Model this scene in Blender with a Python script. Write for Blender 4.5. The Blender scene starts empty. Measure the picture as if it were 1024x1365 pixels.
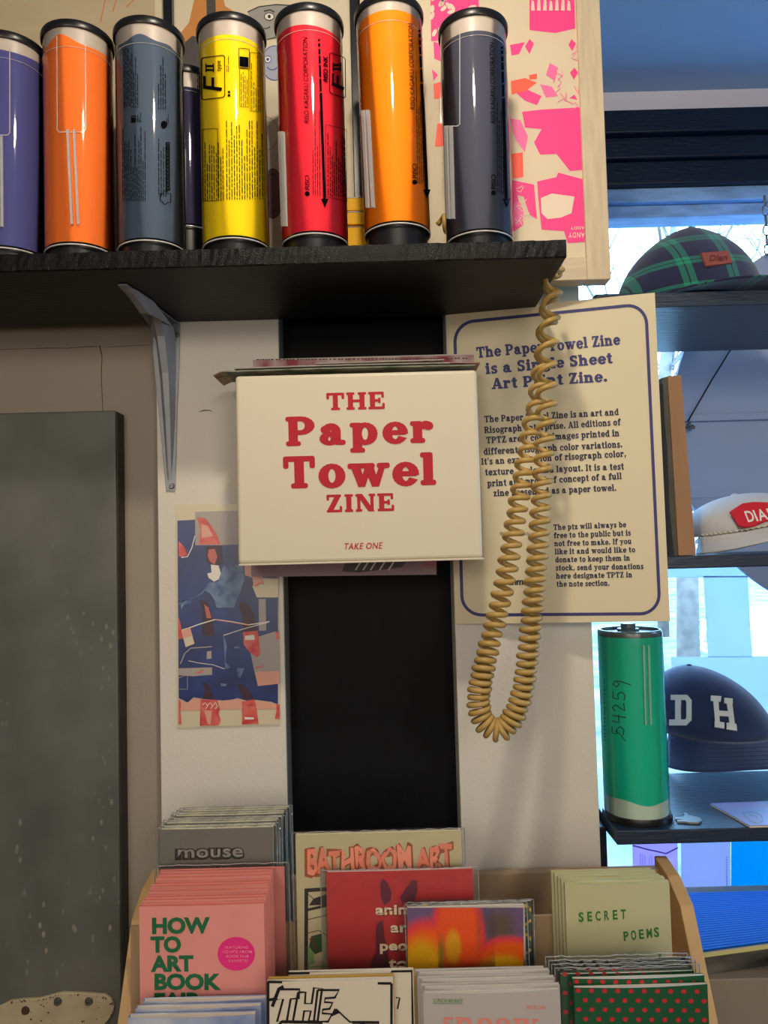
import bpy, bmesh, math, random
from mathutils import Vector, Matrix
random.seed(7)
C = bpy.context.scene.collection
SC = bpy.context.scene
PI = math.pi

# ------------------------------------------------------------------ camera
E = 1.5                       # eye height above the shop floor, metres
F = 1024.0                    # focal length in pixels of the 1024 x 1365 frame
PITCH, ROLL = math.radians(2.8), 0.026
_f = Vector((0, math.cos(PITCH), math.sin(PITCH)))
_u0 = Vector((0, -math.sin(PITCH), math.cos(PITCH)))
_r0 = Vector((1, 0, 0))
_R = math.cos(ROLL) * _r0 - math.sin(ROLL) * _u0
_U = math.cos(ROLL) * _u0 + math.sin(ROLL) * _r0
EYE = Vector((0, 0, E))
cam_d = bpy.data.cameras.new('camera')
cam_d.sensor_fit = 'VERTICAL'; cam_d.sensor_height = 36.0
cam_d.lens = F / 1365.0 * 36.0
cam_d.clip_start = 0.02
cam = bpy.data.objects.new('camera', cam_d); C.objects.link(cam)
m3 = Matrix((_R, _U, -_f)).transposed()
cam.matrix_world = Matrix.Translation(EYE) @ m3.to_4x4()
SC.camera = cam

# ------------------------------------------------------------------ world, lamps, exposure
w = bpy.data.worlds.new('sky'); SC.world = w; w.use_nodes = True
bg = w.node_tree.nodes['Background']
bg.inputs['Color'].default_value = (0.30, 0.60, 1.0, 1)
bg.inputs['Strength'].default_value = 16.0
SC.view_settings.view_transform = 'Standard'
SC.view_settings.look = 'None'
SC.view_settings.gamma = 1.0
SC.view_settings.use_curve_mapping = False
SC.view_settings.exposure = 0.0

def area(name, loc, target, size, power, col, shape='DISK'):
    l = bpy.data.lights.new(name, 'AREA'); l.shape = shape; l.size = size
    l.energy = power; l.color = col
    o = bpy.data.objects.new(name, l); C.objects.link(o); o.location = loc
    d = Vector(target) - Vector(loc)
    o.rotation_euler = d.to_track_quat('-Z', 'Y').to_euler()
    return o
WARM = (1.0, 0.87, 0.70)
area('ceiling_spot', (0.03, 0.38, E + 0.93), (0.0, 1.02, E - 0.55), 0.07, 6.4, WARM)
area('warm_fill', (-0.8, -2.2, E + 0.80), (0.0, 0.9, E - 1.0), 0.6, 14, WARM)  # added fill behind the camera to soften shadows, no fixture known there
for nm_, lo, tg, sx, sy in (('window_portal', (1.05, 1.66, E - .06), (1.05, 0, E - .06), 1.40, 1.45), ('window_portal', (2.44, .95, E + .25), (0, .95, E + .25), .7, .7)):
    po_ = area(nm_, lo, tg, sx, 1.0, (1, 1, 1), 'RECTANGLE'); po_.data.size_y = sy; po_.data.cycles.is_portal = True
area('rear_fill', (0.0, -3.1, E + 0.1), (0.0, 1.1, E - .2), 3.8, 34, (1.0, .90, .78), 'RECTANGLE').data.size_y = 1.5  # added broad frontal fill that flattens shading, not an actual lamp
area('warm_fill', (0.9, -2.0, E + 0.80), (0.2, 0.9, E - 1.0), 0.6, 14, WARM)  # right-hand twin of the added warm fill, likewise no real fixture

# ------------------------------------------------------------------ pixel helpers: where a sight line of the photograph meets a plane of the room
def ray(px, py):
    return _f + _R * ((px - 512) / F) + _U * ((682.5 - py) / F)
def U(px, py, Y):
    d = ray(px, py); return EYE + d * (Y / d.y)
def UX(px, py, Y): return U(px, py, Y).x
def UZ(px, py, Y): return U(px, py, Y).z
def on_plane(p0, n):
    def f(px, py, h=0.0):
        d = ray(px, py); q = p0 + n * h
        return EYE + d * ((q - EYE).dot(n) / d.dot(n))
    return f
def flatY(Y):
    return lambda px, py, h=0.0: U(px, py, Y - h)
def on_cyl(cx, cy, r):
    def f(px, py, h=0.0):
        d = ray(px, py); R_ = r + h
        a = d.x * d.x + d.y * d.y; b = -2 * (d.x * cx + d.y * cy); c = cx * cx + cy * cy - R_ * R_
        disc = b * b - 4 * a * c
        if disc < 0: disc = 0
        t = (-b - math.sqrt(disc)) / (2 * a)
        return EYE + d * t
    f.curved = True
    return f

# ------------------------------------------------------------------ materials
MATS = {}
def mat(name, col, rough=0.55, metal=0.0, spec=0.5, noise=0.0, nscale=30.0, bump=0.0, bscale=200.0, col2=None, trans=0.0, coat=0.0, stretch=None, sheen=0.0):
    if name in MATS: return MATS[name]
    m = bpy.data.materials.new(name); m.use_nodes = True; nt = m.node_tree
    b = nt.nodes['Principled BSDF']
    b.inputs['Roughness'].default_value = rough; b.inputs['Metallic'].default_value = metal
    b.inputs['Specular IOR Level'].default_value = spec
    b.inputs['Coat Weight'].default_value = coat
    b.inputs['Sheen Weight'].default_value = sheen
    c = tuple(col) + (1,)
    b.inputs['Base Color'].default_value = c
    tc = nt.nodes.new('ShaderNodeTexCoord'); src = tc.outputs['Object']
    if stretch:
        mp = nt.nodes.new('ShaderNodeMapping'); mp.inputs['Scale'].default_value = stretch
        nt.links.new(src, mp.inputs['Vector']); src = mp.outputs['Vector']
    if noise > 0 or col2:
        n = nt.nodes.new('ShaderNodeTexNoise'); n.inputs['Scale'].default_value = nscale; n.inputs['Detail'].default_value = 6
        nt.links.new(src, n.inputs['Vector'])
        rp = nt.nodes.new('ShaderNodeValToRGB')
        c2 = col2 if col2 else tuple(max(0, x * (1 - noise)) for x in col)
        rp.color_ramp.elements[0].position = 0.35; rp.color_ramp.elements[1].position = 0.65
        rp.color_ramp.elements[0].color = tuple(c2) + (1,); rp.color_ramp.elements[1].color = c
        nt.links.new(n.outputs['Fac'], rp.inputs['Fac']); nt.links.new(rp.outputs['Color'], b.inputs['Base Color'])
    if bump > 0:
        n2 = nt.nodes.new('ShaderNodeTexNoise'); n2.inputs['Scale'].default_value = bscale; n2.inputs['Detail'].default_value = 4
        nt.links.new(src, n2.inputs['Vector'])
        bp = nt.nodes.new('ShaderNodeBump'); bp.inputs['Strength'].default_value = bump; bp.inputs['Distance'].default_value = 0.002
        nt.links.new(n2.outputs['Fac'], bp.inputs['Height']); nt.links.new(bp.outputs['Normal'], b.inputs['Normal'])
    if trans > 0:      # thin paper that lets light through
        tr = nt.nodes.new('ShaderNodeBsdfTranslucent'); tr.inputs['Color'].default_value = c
        mx = nt.nodes.new('ShaderNodeMixShader'); mx.inputs['Fac'].default_value = trans
        nt.links.new(b.outputs[0], mx.inputs[1]); nt.links.new(tr.outputs[0], mx.inputs[2])
        nt.links.new(mx.outputs[0], nt.nodes['Material Output'].inputs['Surface'])
    MATS[name] = m; return m
def clear(name, tint=(1, 1, 1), rough=0.03, ior=1.45, bump=0.0, bscale=30.0, haze=0.0, gloss=1.0):
    if name in MATS: return MATS[name]
    m = bpy.data.materials.new(name); m.use_nodes = True; nt = m.node_tree
    nt.nodes.remove(nt.nodes['Principled BSDF'])
    t = nt.nodes.new('ShaderNodeBsdfTransparent'); t.inputs['Color'].default_value = tuple(tint) + (1,)
    g = nt.nodes.new('ShaderNodeBsdfGlossy'); g.inputs['Roughness'].default_value = rough
    g.inputs['Color'].default_value = (gloss, gloss, gloss, 1)
    fr = nt.nodes.new('ShaderNodeFresnel'); fr.inputs['IOR'].default_value = ior
    mx = nt.nodes.new('ShaderNodeMixShader')
    nt.links.new(fr.outputs[0], mx.inputs['Fac']); nt.links.new(t.outputs[0], mx.inputs[1]); nt.links.new(g.outputs[0], mx.inputs[2])
    out = mx.outputs[0]
    if haze > 0:
        d = nt.nodes.new('ShaderNodeBsdfDiffuse'); d.inputs['Color'].default_value = (0.8, 0.8, 0.8, 1)
        mx2 = nt.nodes.new('ShaderNodeMixShader'); mx2.inputs['Fac'].default_value = haze
        nt.links.new(out, mx2.inputs[1]); nt.links.new(d.outputs[0], mx2.inputs[2]); out = mx2.outputs[0]
    if bump > 0:
        tc = nt.nodes.new('ShaderNodeTexCoord')
        n2 = nt.nodes.new('ShaderNodeTexNoise'); n2.inputs['Scale'].default_value = bscale
        nt.links.new(tc.outputs['Object'], n2.inputs['Vector'])
        bp = nt.nodes.new('ShaderNodeBump'); bp.inputs['Strength'].default_value = bump; bp.inputs['Distance'].default_value = 0.004
        nt.links.new(n2.outputs['Fac'], bp.inputs['Height'])
        nt.links.new(bp.outputs['Normal'], g.inputs['Normal']); nt.links.new(bp.outputs['Normal'], fr.inputs['Normal'])
    nt.links.new(out, nt.nodes['Material Output'].inputs['Surface'])
    MATS[name] = m; return m
def attr_mat(name, rough=0.5, grain=0.0, gscale=900.0, trans=0.0, coat=0.0):
    """print whose colours come from a colour attribute of the sheet"""
    if name in MATS: return MATS[name]
    m = mat(name, (1, 1, 1), rough, trans=trans, coat=coat); nt = m.node_tree
    b = nt.nodes['Principled BSDF']
    a = nt.nodes.new('ShaderNodeVertexColor'); a.layer_name = 'Col'
    out = a.outputs['Color']
    if grain > 0:
        tc = nt.nodes.new('ShaderNodeTexCoord'); n = nt.nodes.new('ShaderNodeTexNoise'); n.inputs['Scale'].default_value = gscale
        nt.links.new(tc.outputs['Object'], n.inputs['Vector'])
        mr = nt.nodes.new('ShaderNodeMapRange'); mr.inputs['From Min'].default_value = 0.3; mr.inputs['From Max'].default_value = 0.7
        mr.inputs['To Min'].default_value = 1 - grain; mr.inputs['To Max'].default_value = 1 + grain * .5
        nt.links.new(n.outputs['Fac'], mr.inputs['Value'])
        mm = nt.nodes.new('ShaderNodeVectorMath'); mm.operation = 'SCALE'
        nt.links.new(out, mm.inputs[0]); nt.links.new(mr.outputs['Result'], mm.inputs['Scale']); out = mm.outputs['Vector']
    nt.links.new(out, b.inputs['Base Color'])
    if trans > 0:
        for n_ in nt.nodes:
            if n_.type == 'BSDF_TRANSLUCENT': nt.links.new(out, n_.inputs['Color'])
    return m
def s2l(r, g, b):
    f = lambda x: (x / 255 / 12.92) if x / 255 <= 0.04045 else ((x / 255 + 0.055) / 1.055) ** 2.4
    return (f(r), f(g), f(b))

# ------------------------------------------------------------------ mesh builder
class MB:
    def __init__(s): s.v = []; s.f = []; s.m = []; s.mi = 0
    def add(s, vs, fs, mi=None):
        o = len(s.v); s.v += [Vector(p) for p in vs]
        for f in fs: s.f.append([i + o for i in f]); s.m.append(s.mi if mi is None else mi)
        return s
    def box(s, x0, x1, y0, y1, z0, z1, mi=None):
        return s.add([(x0,y0,z0),(x1,y0,z0),(x1,y1,z0),(x0,y1,z0),(x0,y0,z1),(x1,y0,z1),(x1,y1,z1),(x0,y1,z1)],
                     [(0,3,2,1),(4,5,6,7),(0,1,5,4),(1,2,6,5),(2,3,7,6),(3,0,4,7)], mi)
    def hexa(s, p8, mi=None):
        return s.add(p8, [(0,3,2,1),(4,5,6,7),(0,1,5,4),(1,2,6,5),(2,3,7,6),(3,0,4,7)], mi)
    def lathe(s, cx, cy, prof, n=48, mi=None, a0=0.0, a1=2*PI, tilt=None):
        full = abs(a1 - a0 - 2*PI) < 1e-6; k = n if full else n + 1
        vs = []; fs = []
        for (r, z) in prof:
            for i in range(k):
                a = a0 + (a1 - a0) * i / n
                vs.append((cx + r * math.cos(a), cy + r * math.sin(a), z))
        for j in range(len(prof) - 1):
            for i in range(n):
                i2 = (i + 1) % k
                fs.append((j*k+i, j*k+i2, (j+1)*k+i2, (j+1)*k+i))
        return s.add(vs, fs, mi)
    def tube(s, pts, r, n=8, mi=None, cap=True):
        pts = [Vector(p) for p in pts]; rs = r if isinstance(r, (list, tuple)) else [r] * len(pts)
        vs = []; fs = []; nrm = None
        for i, p in enumerate(pts):
            t = (pts[min(i+1, len(pts)-1)] - pts[max(i-1, 0)]).normalized()
            if nrm is None:
                nrm = t.orthogonal().normalized()
            else:
                nrm = (nrm - t * nrm.dot(t))
                nrm = nrm.normalized() if nrm.length > 1e-9 else t.orthogonal().normalized()
            bn = t.cross(nrm)
            for k in range(n):
                a = 2*PI*k/n; vs.append(p + (nrm * math.cos(a) + bn * math.sin(a)) * rs[i])
        for i in range(len(pts) - 1):
            for k in range(n):
                k2 = (k+1) % n; fs.append((i*n+k, i*n+k2, (i+1)*n+k2, (i+1)*n+k))
        if cap:
            fs.append(tuple(range(n))[::-1]); fs.append(tuple((len(pts)-1)*n+k for k in range(n)))
        return s.add(vs, fs, mi)
    def prism(s, poly, d, mi=None):
        """closed solid between polygon and polygon moved by vector d"""
        n = len(poly); a = [Vector(p) for p in poly]; b = [p + Vector(d) for p in a]
        fs = [tuple(range(n)), tuple(range(2*n-1, n-1, -1))] + [(i, i+n, (i+1) % n + n, (i+1) % n) for i in range(n)]
        return s.add(a + b, fs, mi)
    def sheet(s, path, z0, z1, th, mi=None):
        """thin vertical sheet following a plan-view path [(x,y)], thickness th towards +normal"""
        P = [Vector((p[0], p[1], 0)) for p in path]; n = len(P); Q = []
        for i in range(n):
            t = (P[min(i+1, n-1)] - P[max(i-1, 0)]).normalized(); nn = Vector((-t.y, t.x, 0)); Q.append(P[i] + nn * th)
        vs = [(p.x, p.y, z0) for p in P] + [(p.x, p.y, z1) for p in P] + [(p.x, p.y, z0) for p in Q] + [(p.x, p.y, z1) for p in Q]
        fs = []
        for i in range(n - 1):
            fs += [(i, i+1, n+i+1, n+i), (2*n+i+1, 2*n+i, 3*n+i, 3*n+i+1), (n+i, n+i+1, 3*n+i+1, 3*n+i), (i+1, i, 2*n+i, 2*n+i+1)]
        fs += [(0, n, 3*n, 2*n), (n-1, 2*n+n-1, 3*n+n-1, 2*n-1)]
        return s.add(vs, fs, mi)
    def build(s, name, mats, parent=None, smooth=False, bevel=0.0, solid=0.0, label=None, autos=False):
        org = Vector(parent_origin(parent)) if parent else (sum(s.v, Vector()) / len(s.v) if False else Vector((0, 0, 0)))
        me = bpy.data.meshes.new(name)
        me.from_pydata([tuple(p - org) for p in s.v], [], s.f)
        if not isinstance(mats, (list, tuple)): mats = [mats]
        for m in mats: me.materials.append(m)
        for p, k in zip(me.polygons, s.m): p.material_index = min(k, len(mats)-1)
        if smooth: me.polygons.foreach_set('use_smooth', [True] * len(me.polygons))
        me.update()
        if autos: me.set_sharp_from_angle(angle=math.radians(40))
        o = bpy.data.objects.new(name, me); C.objects.link(o)
        if parent: o.parent = parent
        if bevel > 0:
            b = o.modifiers.new('bevel', 'BEVEL'); b.width = bevel; b.segments = 3; b.limit_method = 'ANGLE'
        if solid > 0:
            b = o.modifiers.new('solid', 'SOLIDIFY'); b.thickness = solid; b.offset = 0
        if label: o['label'] = label
        return o
def parent_origin(p):
    v = Vector((0, 0, 0))
    while p is not None: v += p.location; p = p.parent
    return v
def thing(name, label, cat, loc, group=None):
    o = bpy.data.objects.new(name, None); C.objects.link(o); o.location = loc; o.empty_display_size = 0.02
    o['label'] = label; o['category'] = cat
    if group: o['group'] = group
    return o
def tag(o, label, cat, group=None):
    o['label'] = label; o['category'] = cat
    if group: o['group'] = group
    return o
def struct(o): o['kind'] = 'structure'; return o
def dup(root, off, label=None, group=None, drop=()):
    r = root.copy(); C.objects.link(r); r.location = root.location + Vector(off)
    if label: r['label'] = label
    if group: r['group'] = group
    for ch in list(root.children):
        if ch.name.split('.')[0] in drop: continue
        c = ch.copy(); C.objects.link(c); c.parent = r
        for g in list(ch.children):
            d = g.copy(); C.objects.link(d); d.parent = c
    return r
def colour_sheet(name, P00, P10, P01, P11, nu, nv, fn, m, parent, bulge=None):
    """grid sheet (00 = bottom left, 11 = top right) whose colour attribute is fn(u, v)"""
    vs = []; cols = []
    for j in range(nv + 1):
        for i in range(nu + 1):
            u, v = i / nu, j / nv
            p = (P00*(1-u)*(1-v) + P10*u*(1-v) + P01*(1-u)*v + P11*u*v)
            if bulge: p = p + bulge(u, v)
            vs.append(p); cols.append(tuple(fn(u, v)) + (1,))
    fs = [(j*(nu+1)+i, j*(nu+1)+i+1, (j+1)*(nu+1)+i+1, (j+1)*(nu+1)+i) for j in range(nv) for i in range(nu)]
    mb = MB(); mb.add(vs, fs); o = mb.build(name, m, parent, smooth=True)
    a = o.data.color_attributes.new('Col', 'FLOAT_COLOR', 'POINT')
    for k, c in enumerate(cols): a.data[k].color = c
    return o

# ------------------------------------------------------------------ flat print in the plane of a sheet, drawn in photograph units
def poly(mb, fn, pts, h=0.0003, mi=None):
    vs = [fn(x, y, h) for x, y in pts]; mb.add(vs, [tuple(range(len(vs)))], mi)
def disc(mb, fn, cx, cy, rx, ry=None, h=0.0003, n=24, mi=None, rot=0):
    ry = rx if ry is None else ry
    ca, sa = math.cos(rot), math.sin(rot)
    poly(mb, fn, [(cx + rx*math.cos(2*PI*k/n)*ca - ry*math.sin(2*PI*k/n)*sa, cy + rx*math.cos(2*PI*k/n)*sa + ry*math.sin(2*PI*k/n)*ca) for k in range(n)], h, mi)
def stroke(mb, fn, pts, wd, h=0.0003, mi=None):
    if getattr(fn, 'curved', False) and not isinstance(wd, (list, tuple)):
        q = []
        for a, b in zip(pts, pts[1:]):
            k = max(1, int(abs(b[0] - a[0]) / 2.5 + abs(b[1] - a[1]) / 40)); q += [(a[0] + (b[0]-a[0])*i/k, a[1] + (b[1]-a[1])*i/k) for i in range(k)]
        pts = q + [pts[-1]]
    n = len(pts); ws = wd if isinstance(wd, (list, tuple)) else [wd] * n
    L = []; R = []
    for i in range(n):
        a = pts[max(i-1, 0)]; b = pts[min(i+1, n-1)]
        dx, dy = b[0]-a[0], b[1]-a[1]; l = math.hypot(dx, dy) or 1
        nx, ny = -dy/l*ws[i]/2, dx/l*ws[i]/2
        L.append(fn(pts[i][0]+nx, pts[i][1]+ny, h)); R.append(fn(pts[i][0]-nx, pts[i][1]-ny, h))
    mb.add(L + R, [(i, i+1, n+i+1, n+i) for i in range(n-1)], mi)
def arc_pts(cx, cy, rx, ry, a0, a1, n=16):
    return [(cx + rx*math.cos(math.radians(a0+(a1-a0)*k/n)), cy + ry*math.sin(math.radians(a0+(a1-a0)*k/n))) for k in range(n+1)]
def loop_stroke(mb, fn, pts, wd, h=0.0003, mi=None): stroke(mb, fn, pts + [pts[0], ], wd, h, mi)
def rrect(x0, y0, x1, y1, r, n=5):
    out = []
    for cx, cy, a in ((x1-r, y0+r, -90), (x1-r, y1-r, 0), (x0+r, y1-r, 90), (x0+r, y0+r, 180)):
        out += [(cx + r*math.cos(math.radians(a+90*k/n)), cy + r*math.sin(math.radians(a+90*k/n))) for k in range(n+1)]
    return out

# sans lettering from Blender's own built-in face, cap height 1
_tc = {}
def sans(text, bold=0.0, track=1.0, res=3):
    key = (text, bold, track)
    if key in _tc: return _tc[key]
    cu = bpy.data.curves.new('lettering', 'FONT'); cu.body = text; cu.size = 1.0; cu.offset = bold; cu.space_character = track
    cu.resolution_u = res; cu.fill_mode = 'FRONT'; cu.align_x = 'LEFT'
    o = bpy.data.objects.new('lettering', cu); C.objects.link(o)
    dg = bpy.context.evaluated_depsgraph_get(); me = bpy.data.meshes.new_from_object(o.evaluated_get(dg))
    K = 1 / 0.727
    vs = [(v.co.x * K, v.co.y * K) for v in me.vertices]; fs = [tuple(p.vertices) for p in me.polygons]
    bpy.data.objects.remove(o); bpy.data.curves.remove(cu); bpy.data.meshes.remove(me)
    W = max([v[0] for v in vs] or [0]); _tc[key] = (vs, fs, W); return _tc[key]

# slab-serif bold lettering, drawn from its own strokes, cap height 1
def _glyphs():
    S, T = .22, .10
    def rc(x0, y0, x1, y1):
        r = min(.035, abs(x1-x0)/2.2, abs(y1-y0)/2.2); return [rrect(x0, y0, x1, y1, r, 2)]
    def ring(cx, cy, rx, ry, a0=0, a1=360, tx=S, ty=T):
        n = max(4, int(abs(a1-a0)/18)); out = []
        for k in range(n):
            q = []
            for a in (a0+(a1-a0)*k/n, a0+(a1-a0)*(k+1)/n):
                c, s_ = math.cos(math.radians(a)), math.sin(math.radians(a)); q.append(((cx+rx*c, cy+ry*s_), (cx+(rx-tx)*c, cy+(ry-ty)*s_)))
            out.append([q[0][0], q[1][0], q[1][1], q[0][1]])
        return out
    def dot(cx, cy, r=.11): return [[(cx+r*math.cos(k*PI/5), cy+r*math.sin(k*PI/5)) for k in range(10)]]
    def ln(x0, y0, x1, y1, w0, w1=None):
        w1 = w0 if w1 is None else w1; return [[(x0-w0/2, y0), (x0+w0/2, y0), (x1+w1/2, y1), (x1-w1/2, y1)]]
    def st(x, y0, y1, top='b', bot='b', w=S, e=.09):
        o = rc(x, y0, x+w, y1)
        for tt, y in ((top, y1-.1), (bot, y0)):
            if tt: o += rc(x-(e if tt in 'bl' else 0), y, x+w+(e if tt in 'br' else 0), y+.1)
        return o
    G = {}
    G[' '] = (.36, [])
    G['o'] = (.80, ring(.40,.35,.37,.37)); G['c'] = (.72, ring(.40,.35,.37,.37,48,318)+dot(.60,.53))
    G['e'] = (.76, ring(.40,.35,.37,.37,0,325)+rc(.15,.31,.72,.41))
    G['a'] = (.82, ring(.36,.45,.27,.27,-20,165,S,T)+dot(.17,.53)+ring(.30,.2,.27,.21,0,360,.19,.09)+rc(.41,.05,.63,.48)+rc(.5,0,.78,.11))
    G['b'] = (.84, st(.08,0,1,'l','')+ring(.44,.35,.36,.37)); G['d'] = (.84, ring(.40,.35,.36,.37)+st(.52,0,1,'l','r'))
    G['p'] = (.86, st(.10,-.3,.72,'l','b')+ring(.46,.35,.36,.37)); 
    G['g'] = (.78, ring(.35,.45,.31,.27,0,360,.18,.08)+ring(.37,-.08,.36,.2,0,360,.14,.08)+rc(.1,.08,.3,.2)+dot(.68,.64,.1))
    G['n'] = (.90, st(.08,0,.72,'l','b')+ring(.47,.42,.29,.30,0,150,S,.13)+st(.54,0,.44,'','b'))
    G['h'] = (.90, st(.08,0,1.02,'l','b')+ring(.47,.42,.29,.30,0,150,S,.13)+st(.54,0,.44,'','b'))
    G['m'] = (1.34, st(.08,0,.72,'l','b')+ring(.46,.42,.28,.30,0,150,S,.13)+st(.52,0,.44,'','b')+ring(.90,.42,.28,.30,0,150,S,.13)+st(.96,0,.44,'','b'))
    G['u'] = (.88, st(.08,.28,.72,'l','')+ring(.37,.28,.29,.30,180,330,S,.13)+st(.54,0,.72,'l','r'))
    G['r'] = (.68, st(.08,0,.72,'l','b')+ring(.46,.42,.24,.30,60,150,.15,.15)+dot(.54,.58,.12))
    G['s'] = (.62, ring(.31,.52,.24,.20,30,265,.16,.10)+ring(.32,.19,.26,.21,-150,95,.17,.10)+rc(.47,.5,.55,.72)+rc(.06,-.02,.13,.22))
    G['t'] = (.56, rc(.15,.12,.37,.92)+rc(.02,.60,.50,.71)+ring(.37,.20,.22,.22,180,320,S,.12))
    G['f'] = (.58, st(.15,0,.78,'','b')+ring(.40,.76,.25,.26,40,180,S,.11)+dot(.55,.88,.1)+rc(.02,.60,.50,.71))
    G['i'] = (.42, st(.10,0,.72,'l','b')+dot(.21,.92,.13)); G['l'] = (.42, st(.10,0,1.02,'l','b'))
    G['k'] = (.88, st(.08,0,1.02,'l','b')+ln(.58,.68,.30,.28,.12)+ln(.42,.42,.70,.04,.22)+rc(.42,.61,.78,.71)+rc(.52,0,.88,.1))
    G['v'] = (.82, ln(.20,.68,.42,0,.23,.16)+ln(.64,.68,.42,0,.10,.14)+rc(0,.61,.38,.71)+rc(.50,.61,.82,.71))
    G['w'] = (1.22, ln(.20,.68,.38,0,.23,.14)+ln(.62,.68,.40,0,.12)+ln(.60,.68,.80,0,.23,.14)+ln(1.04,.68,.82,0,.10,.14)+rc(0,.61,.76,.71)+rc(.90,.61,1.22,.71))
    G['y'] = (.84, ln(.20,.68,.46,0,.23,.16)+ln(.68,.68,.32,-.24,.11)+dot(.22,-.2,.11)+rc(0,.61,.38,.71)+rc(.52,.61,.84,.71))
    G['x'] = (.84, ln(.20,.68,.64,.04,.22)+ln(.62,.68,.20,.04,.10)+rc(.02,.61,.38,.71)+rc(.48,.61,.8,.71)+rc(0,0,.34,.1)+rc(.44,0,.84,.1))
    G['z'] = (.70, rc(.06,.61,.64,.71)+rc(.04,0,.66,.1)+ln(.50,.66,.18,.05,.24)+rc(.04,.5,.12,.7)+rc(.58,0,.66,.24))
    G['T'] = (.96, st(.37,0,1,'','b',e=.11)+rc(.03,.89,.93,1)+rc(.03,.66,.12,1)+rc(.84,.66,.93,1))
    G['H'] = (1.06, st(.10,0,1)+st(.72,0,1)+rc(.2,.45,.85,.56)); G['I'] = (.46, st(.12,0,1))
    G['E'] = (.88, st(.10,0,1,'l','l')+rc(.1,.90,.80,1)+rc(.1,0,.84,.1)+rc(.2,.45,.62,.55)+rc(.72,.68,.80,1)+rc(.76,0,.84,.32)+rc(.54,.36,.62,.64))
    G['F'] = (.84, st(.10,0,1,'l','b')+rc(.1,.90,.80,1)+rc(.2,.45,.62,.55)+rc(.72,.68,.80,1)+rc(.54,.36,.62,.64))
    G['P'] = (.90, st(.10,0,1,'l','b')+ring(.46,.70,.40,.30,-90,90,.23,.1)+rc(.15,.9,.47,1)+rc(.2,.4,.47,.5))
    G['R'] = (1.0, st(.10,0,1,'l','b')+ring(.46,.74,.38,.26,-90,90,.22,.1)+rc(.15,.9,.47,1)+rc(.2,.48,.47,.57)+ln(.50,.52,.80,.04,.22)+rc(.7,0,1,.1))
    G['A'] = (1.04, ln(.50,1,.16,.05,.10)+ln(.52,1,.82,.05,.22,.24)+rc(.26,.26,.74,.36)+rc(0,0,.36,.1)+rc(.62,0,1.04,.1))
    G['S'] = (.80, ring(.39,.74,.31,.28,25,262,.21,.12)+ring(.40,.27,.33,.29,-155,95,.22,.12)+rc(.62,.70,.70,1)+rc(.07,0,.15,.32))
    G['Z'] = (.86, rc(.08,.90,.78,1)+rc(.05,0,.82,.1)+ln(.64,.95,.20,.05,.26)+rc(.06,.70,.14,1)+rc(.74,0,.82,.32))
    G['N'] = (1.06, st(.12,0,1,'l','b',.12)+st(.82,0,1,'b','',.12)+ln(.22,1,.84,0,.26))
    G['B'] = (.92, st(.10,0,1,'l','l')+ring(.46,.74,.34,.26,-90,90,.2,.1)+ring(.48,.26,.38,.28,-90,90,.22,.1)+rc(.15,.9,.47,1)+rc(.2,.44,.5,.54)+rc(.15,0,.5,.1))
    G['.'] = (.36, dot(.17,.10,.13)); G[','] = (.36, dot(.17,.10,.12)+ln(.2,.1,.1,-.18,.16,.06)); G["'"] = (.30, ln(.15,1,.15,.7,.16,.07)+dot(.15,.92,.09))
    G['2'] = (.74, ring(.36,.74,.31,.26,-30,170,.2,.1)+ln(.56,.62,.2,.08,.2)+rc(.06,0,.68,.14)+dot(.15,.72,.1))
    return G
GL = _glyphs()
def fatten(p, d):
    ar = sum(p[i][0]*p[(i+1) % len(p)][1] - p[(i+1) % len(p)][0]*p[i][1] for i in range(len(p)))
    if abs(ar) < 1e-9: return p
    if ar < 0: p = p[::-1]
    n = len(p); out = []
    for i in range(n):
        a, b, c = p[i-1], p[i], p[(i+1) % n]
        l1 = math.hypot(b[0]-a[0], b[1]-a[1]) or 1e-9; l2 = math.hypot(c[0]-b[0], c[1]-b[1]) or 1e-9
        n1 = ((b[1]-a[1])/l1, -(b[0]-a[0])/l1); n2 = ((c[1]-b[1])/l2, -(c[0]-b[0])/l2)
        k = max(.5, 1 + n1[0]*n2[0] + n1[1]*n2[1]); out.append((b[0] + d*(n1[0]+n2[0])/k, b[1] + d*(n1[1]+n2[1])/k))
    return out
def slab(text, track=0.03, bold=0.0):
    x = 0; vs = []; fs = []
    for ch in text:
        adv, pl = GL.get(ch, GL[' '])
        for p in pl:
            if bold: p = fatten(p, bold)
            o = len(vs); vs += [(x + q[0], q[1]) for q in p]; fs.append(tuple(range(o, o + len(p))))
        x += adv + track
    return vs, fs, x - track
def put(mb, fn, glyphs, x, y, hgt, align='l', ang=0.0, xs=1.0, h=0.0003, mi=None, width=None, shear=0.0, warp=None):
    """lay lettering on a surface: anchor (x, y) = start of the baseline in photograph units, hgt = cap height"""
    vs, fs, W = glyphs
    if width: xs = width / (W * hgt)
    off = {'l': 0, 'c': -W/2, 'r': -W}[align]
    ca, sa = math.cos(ang), math.sin(ang); out = []
    lift = [0.0] * len(vs)          # overlapping strokes sit a hair above one another, as ink does
    for k, f in enumerate(fs):
        for i in f: lift[i] = (k % 37) * 2.2e-5
    for (a, b), lf in zip(vs, lift):
        if warp: a, b = warp(a, b)
        a = (a + off + b * shear) * hgt * xs; b = b * hgt
        out.append(fn(x + a*ca + b*sa, y + a*sa - b*ca, h + lf))
    mb.add(out, fs, mi)

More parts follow.
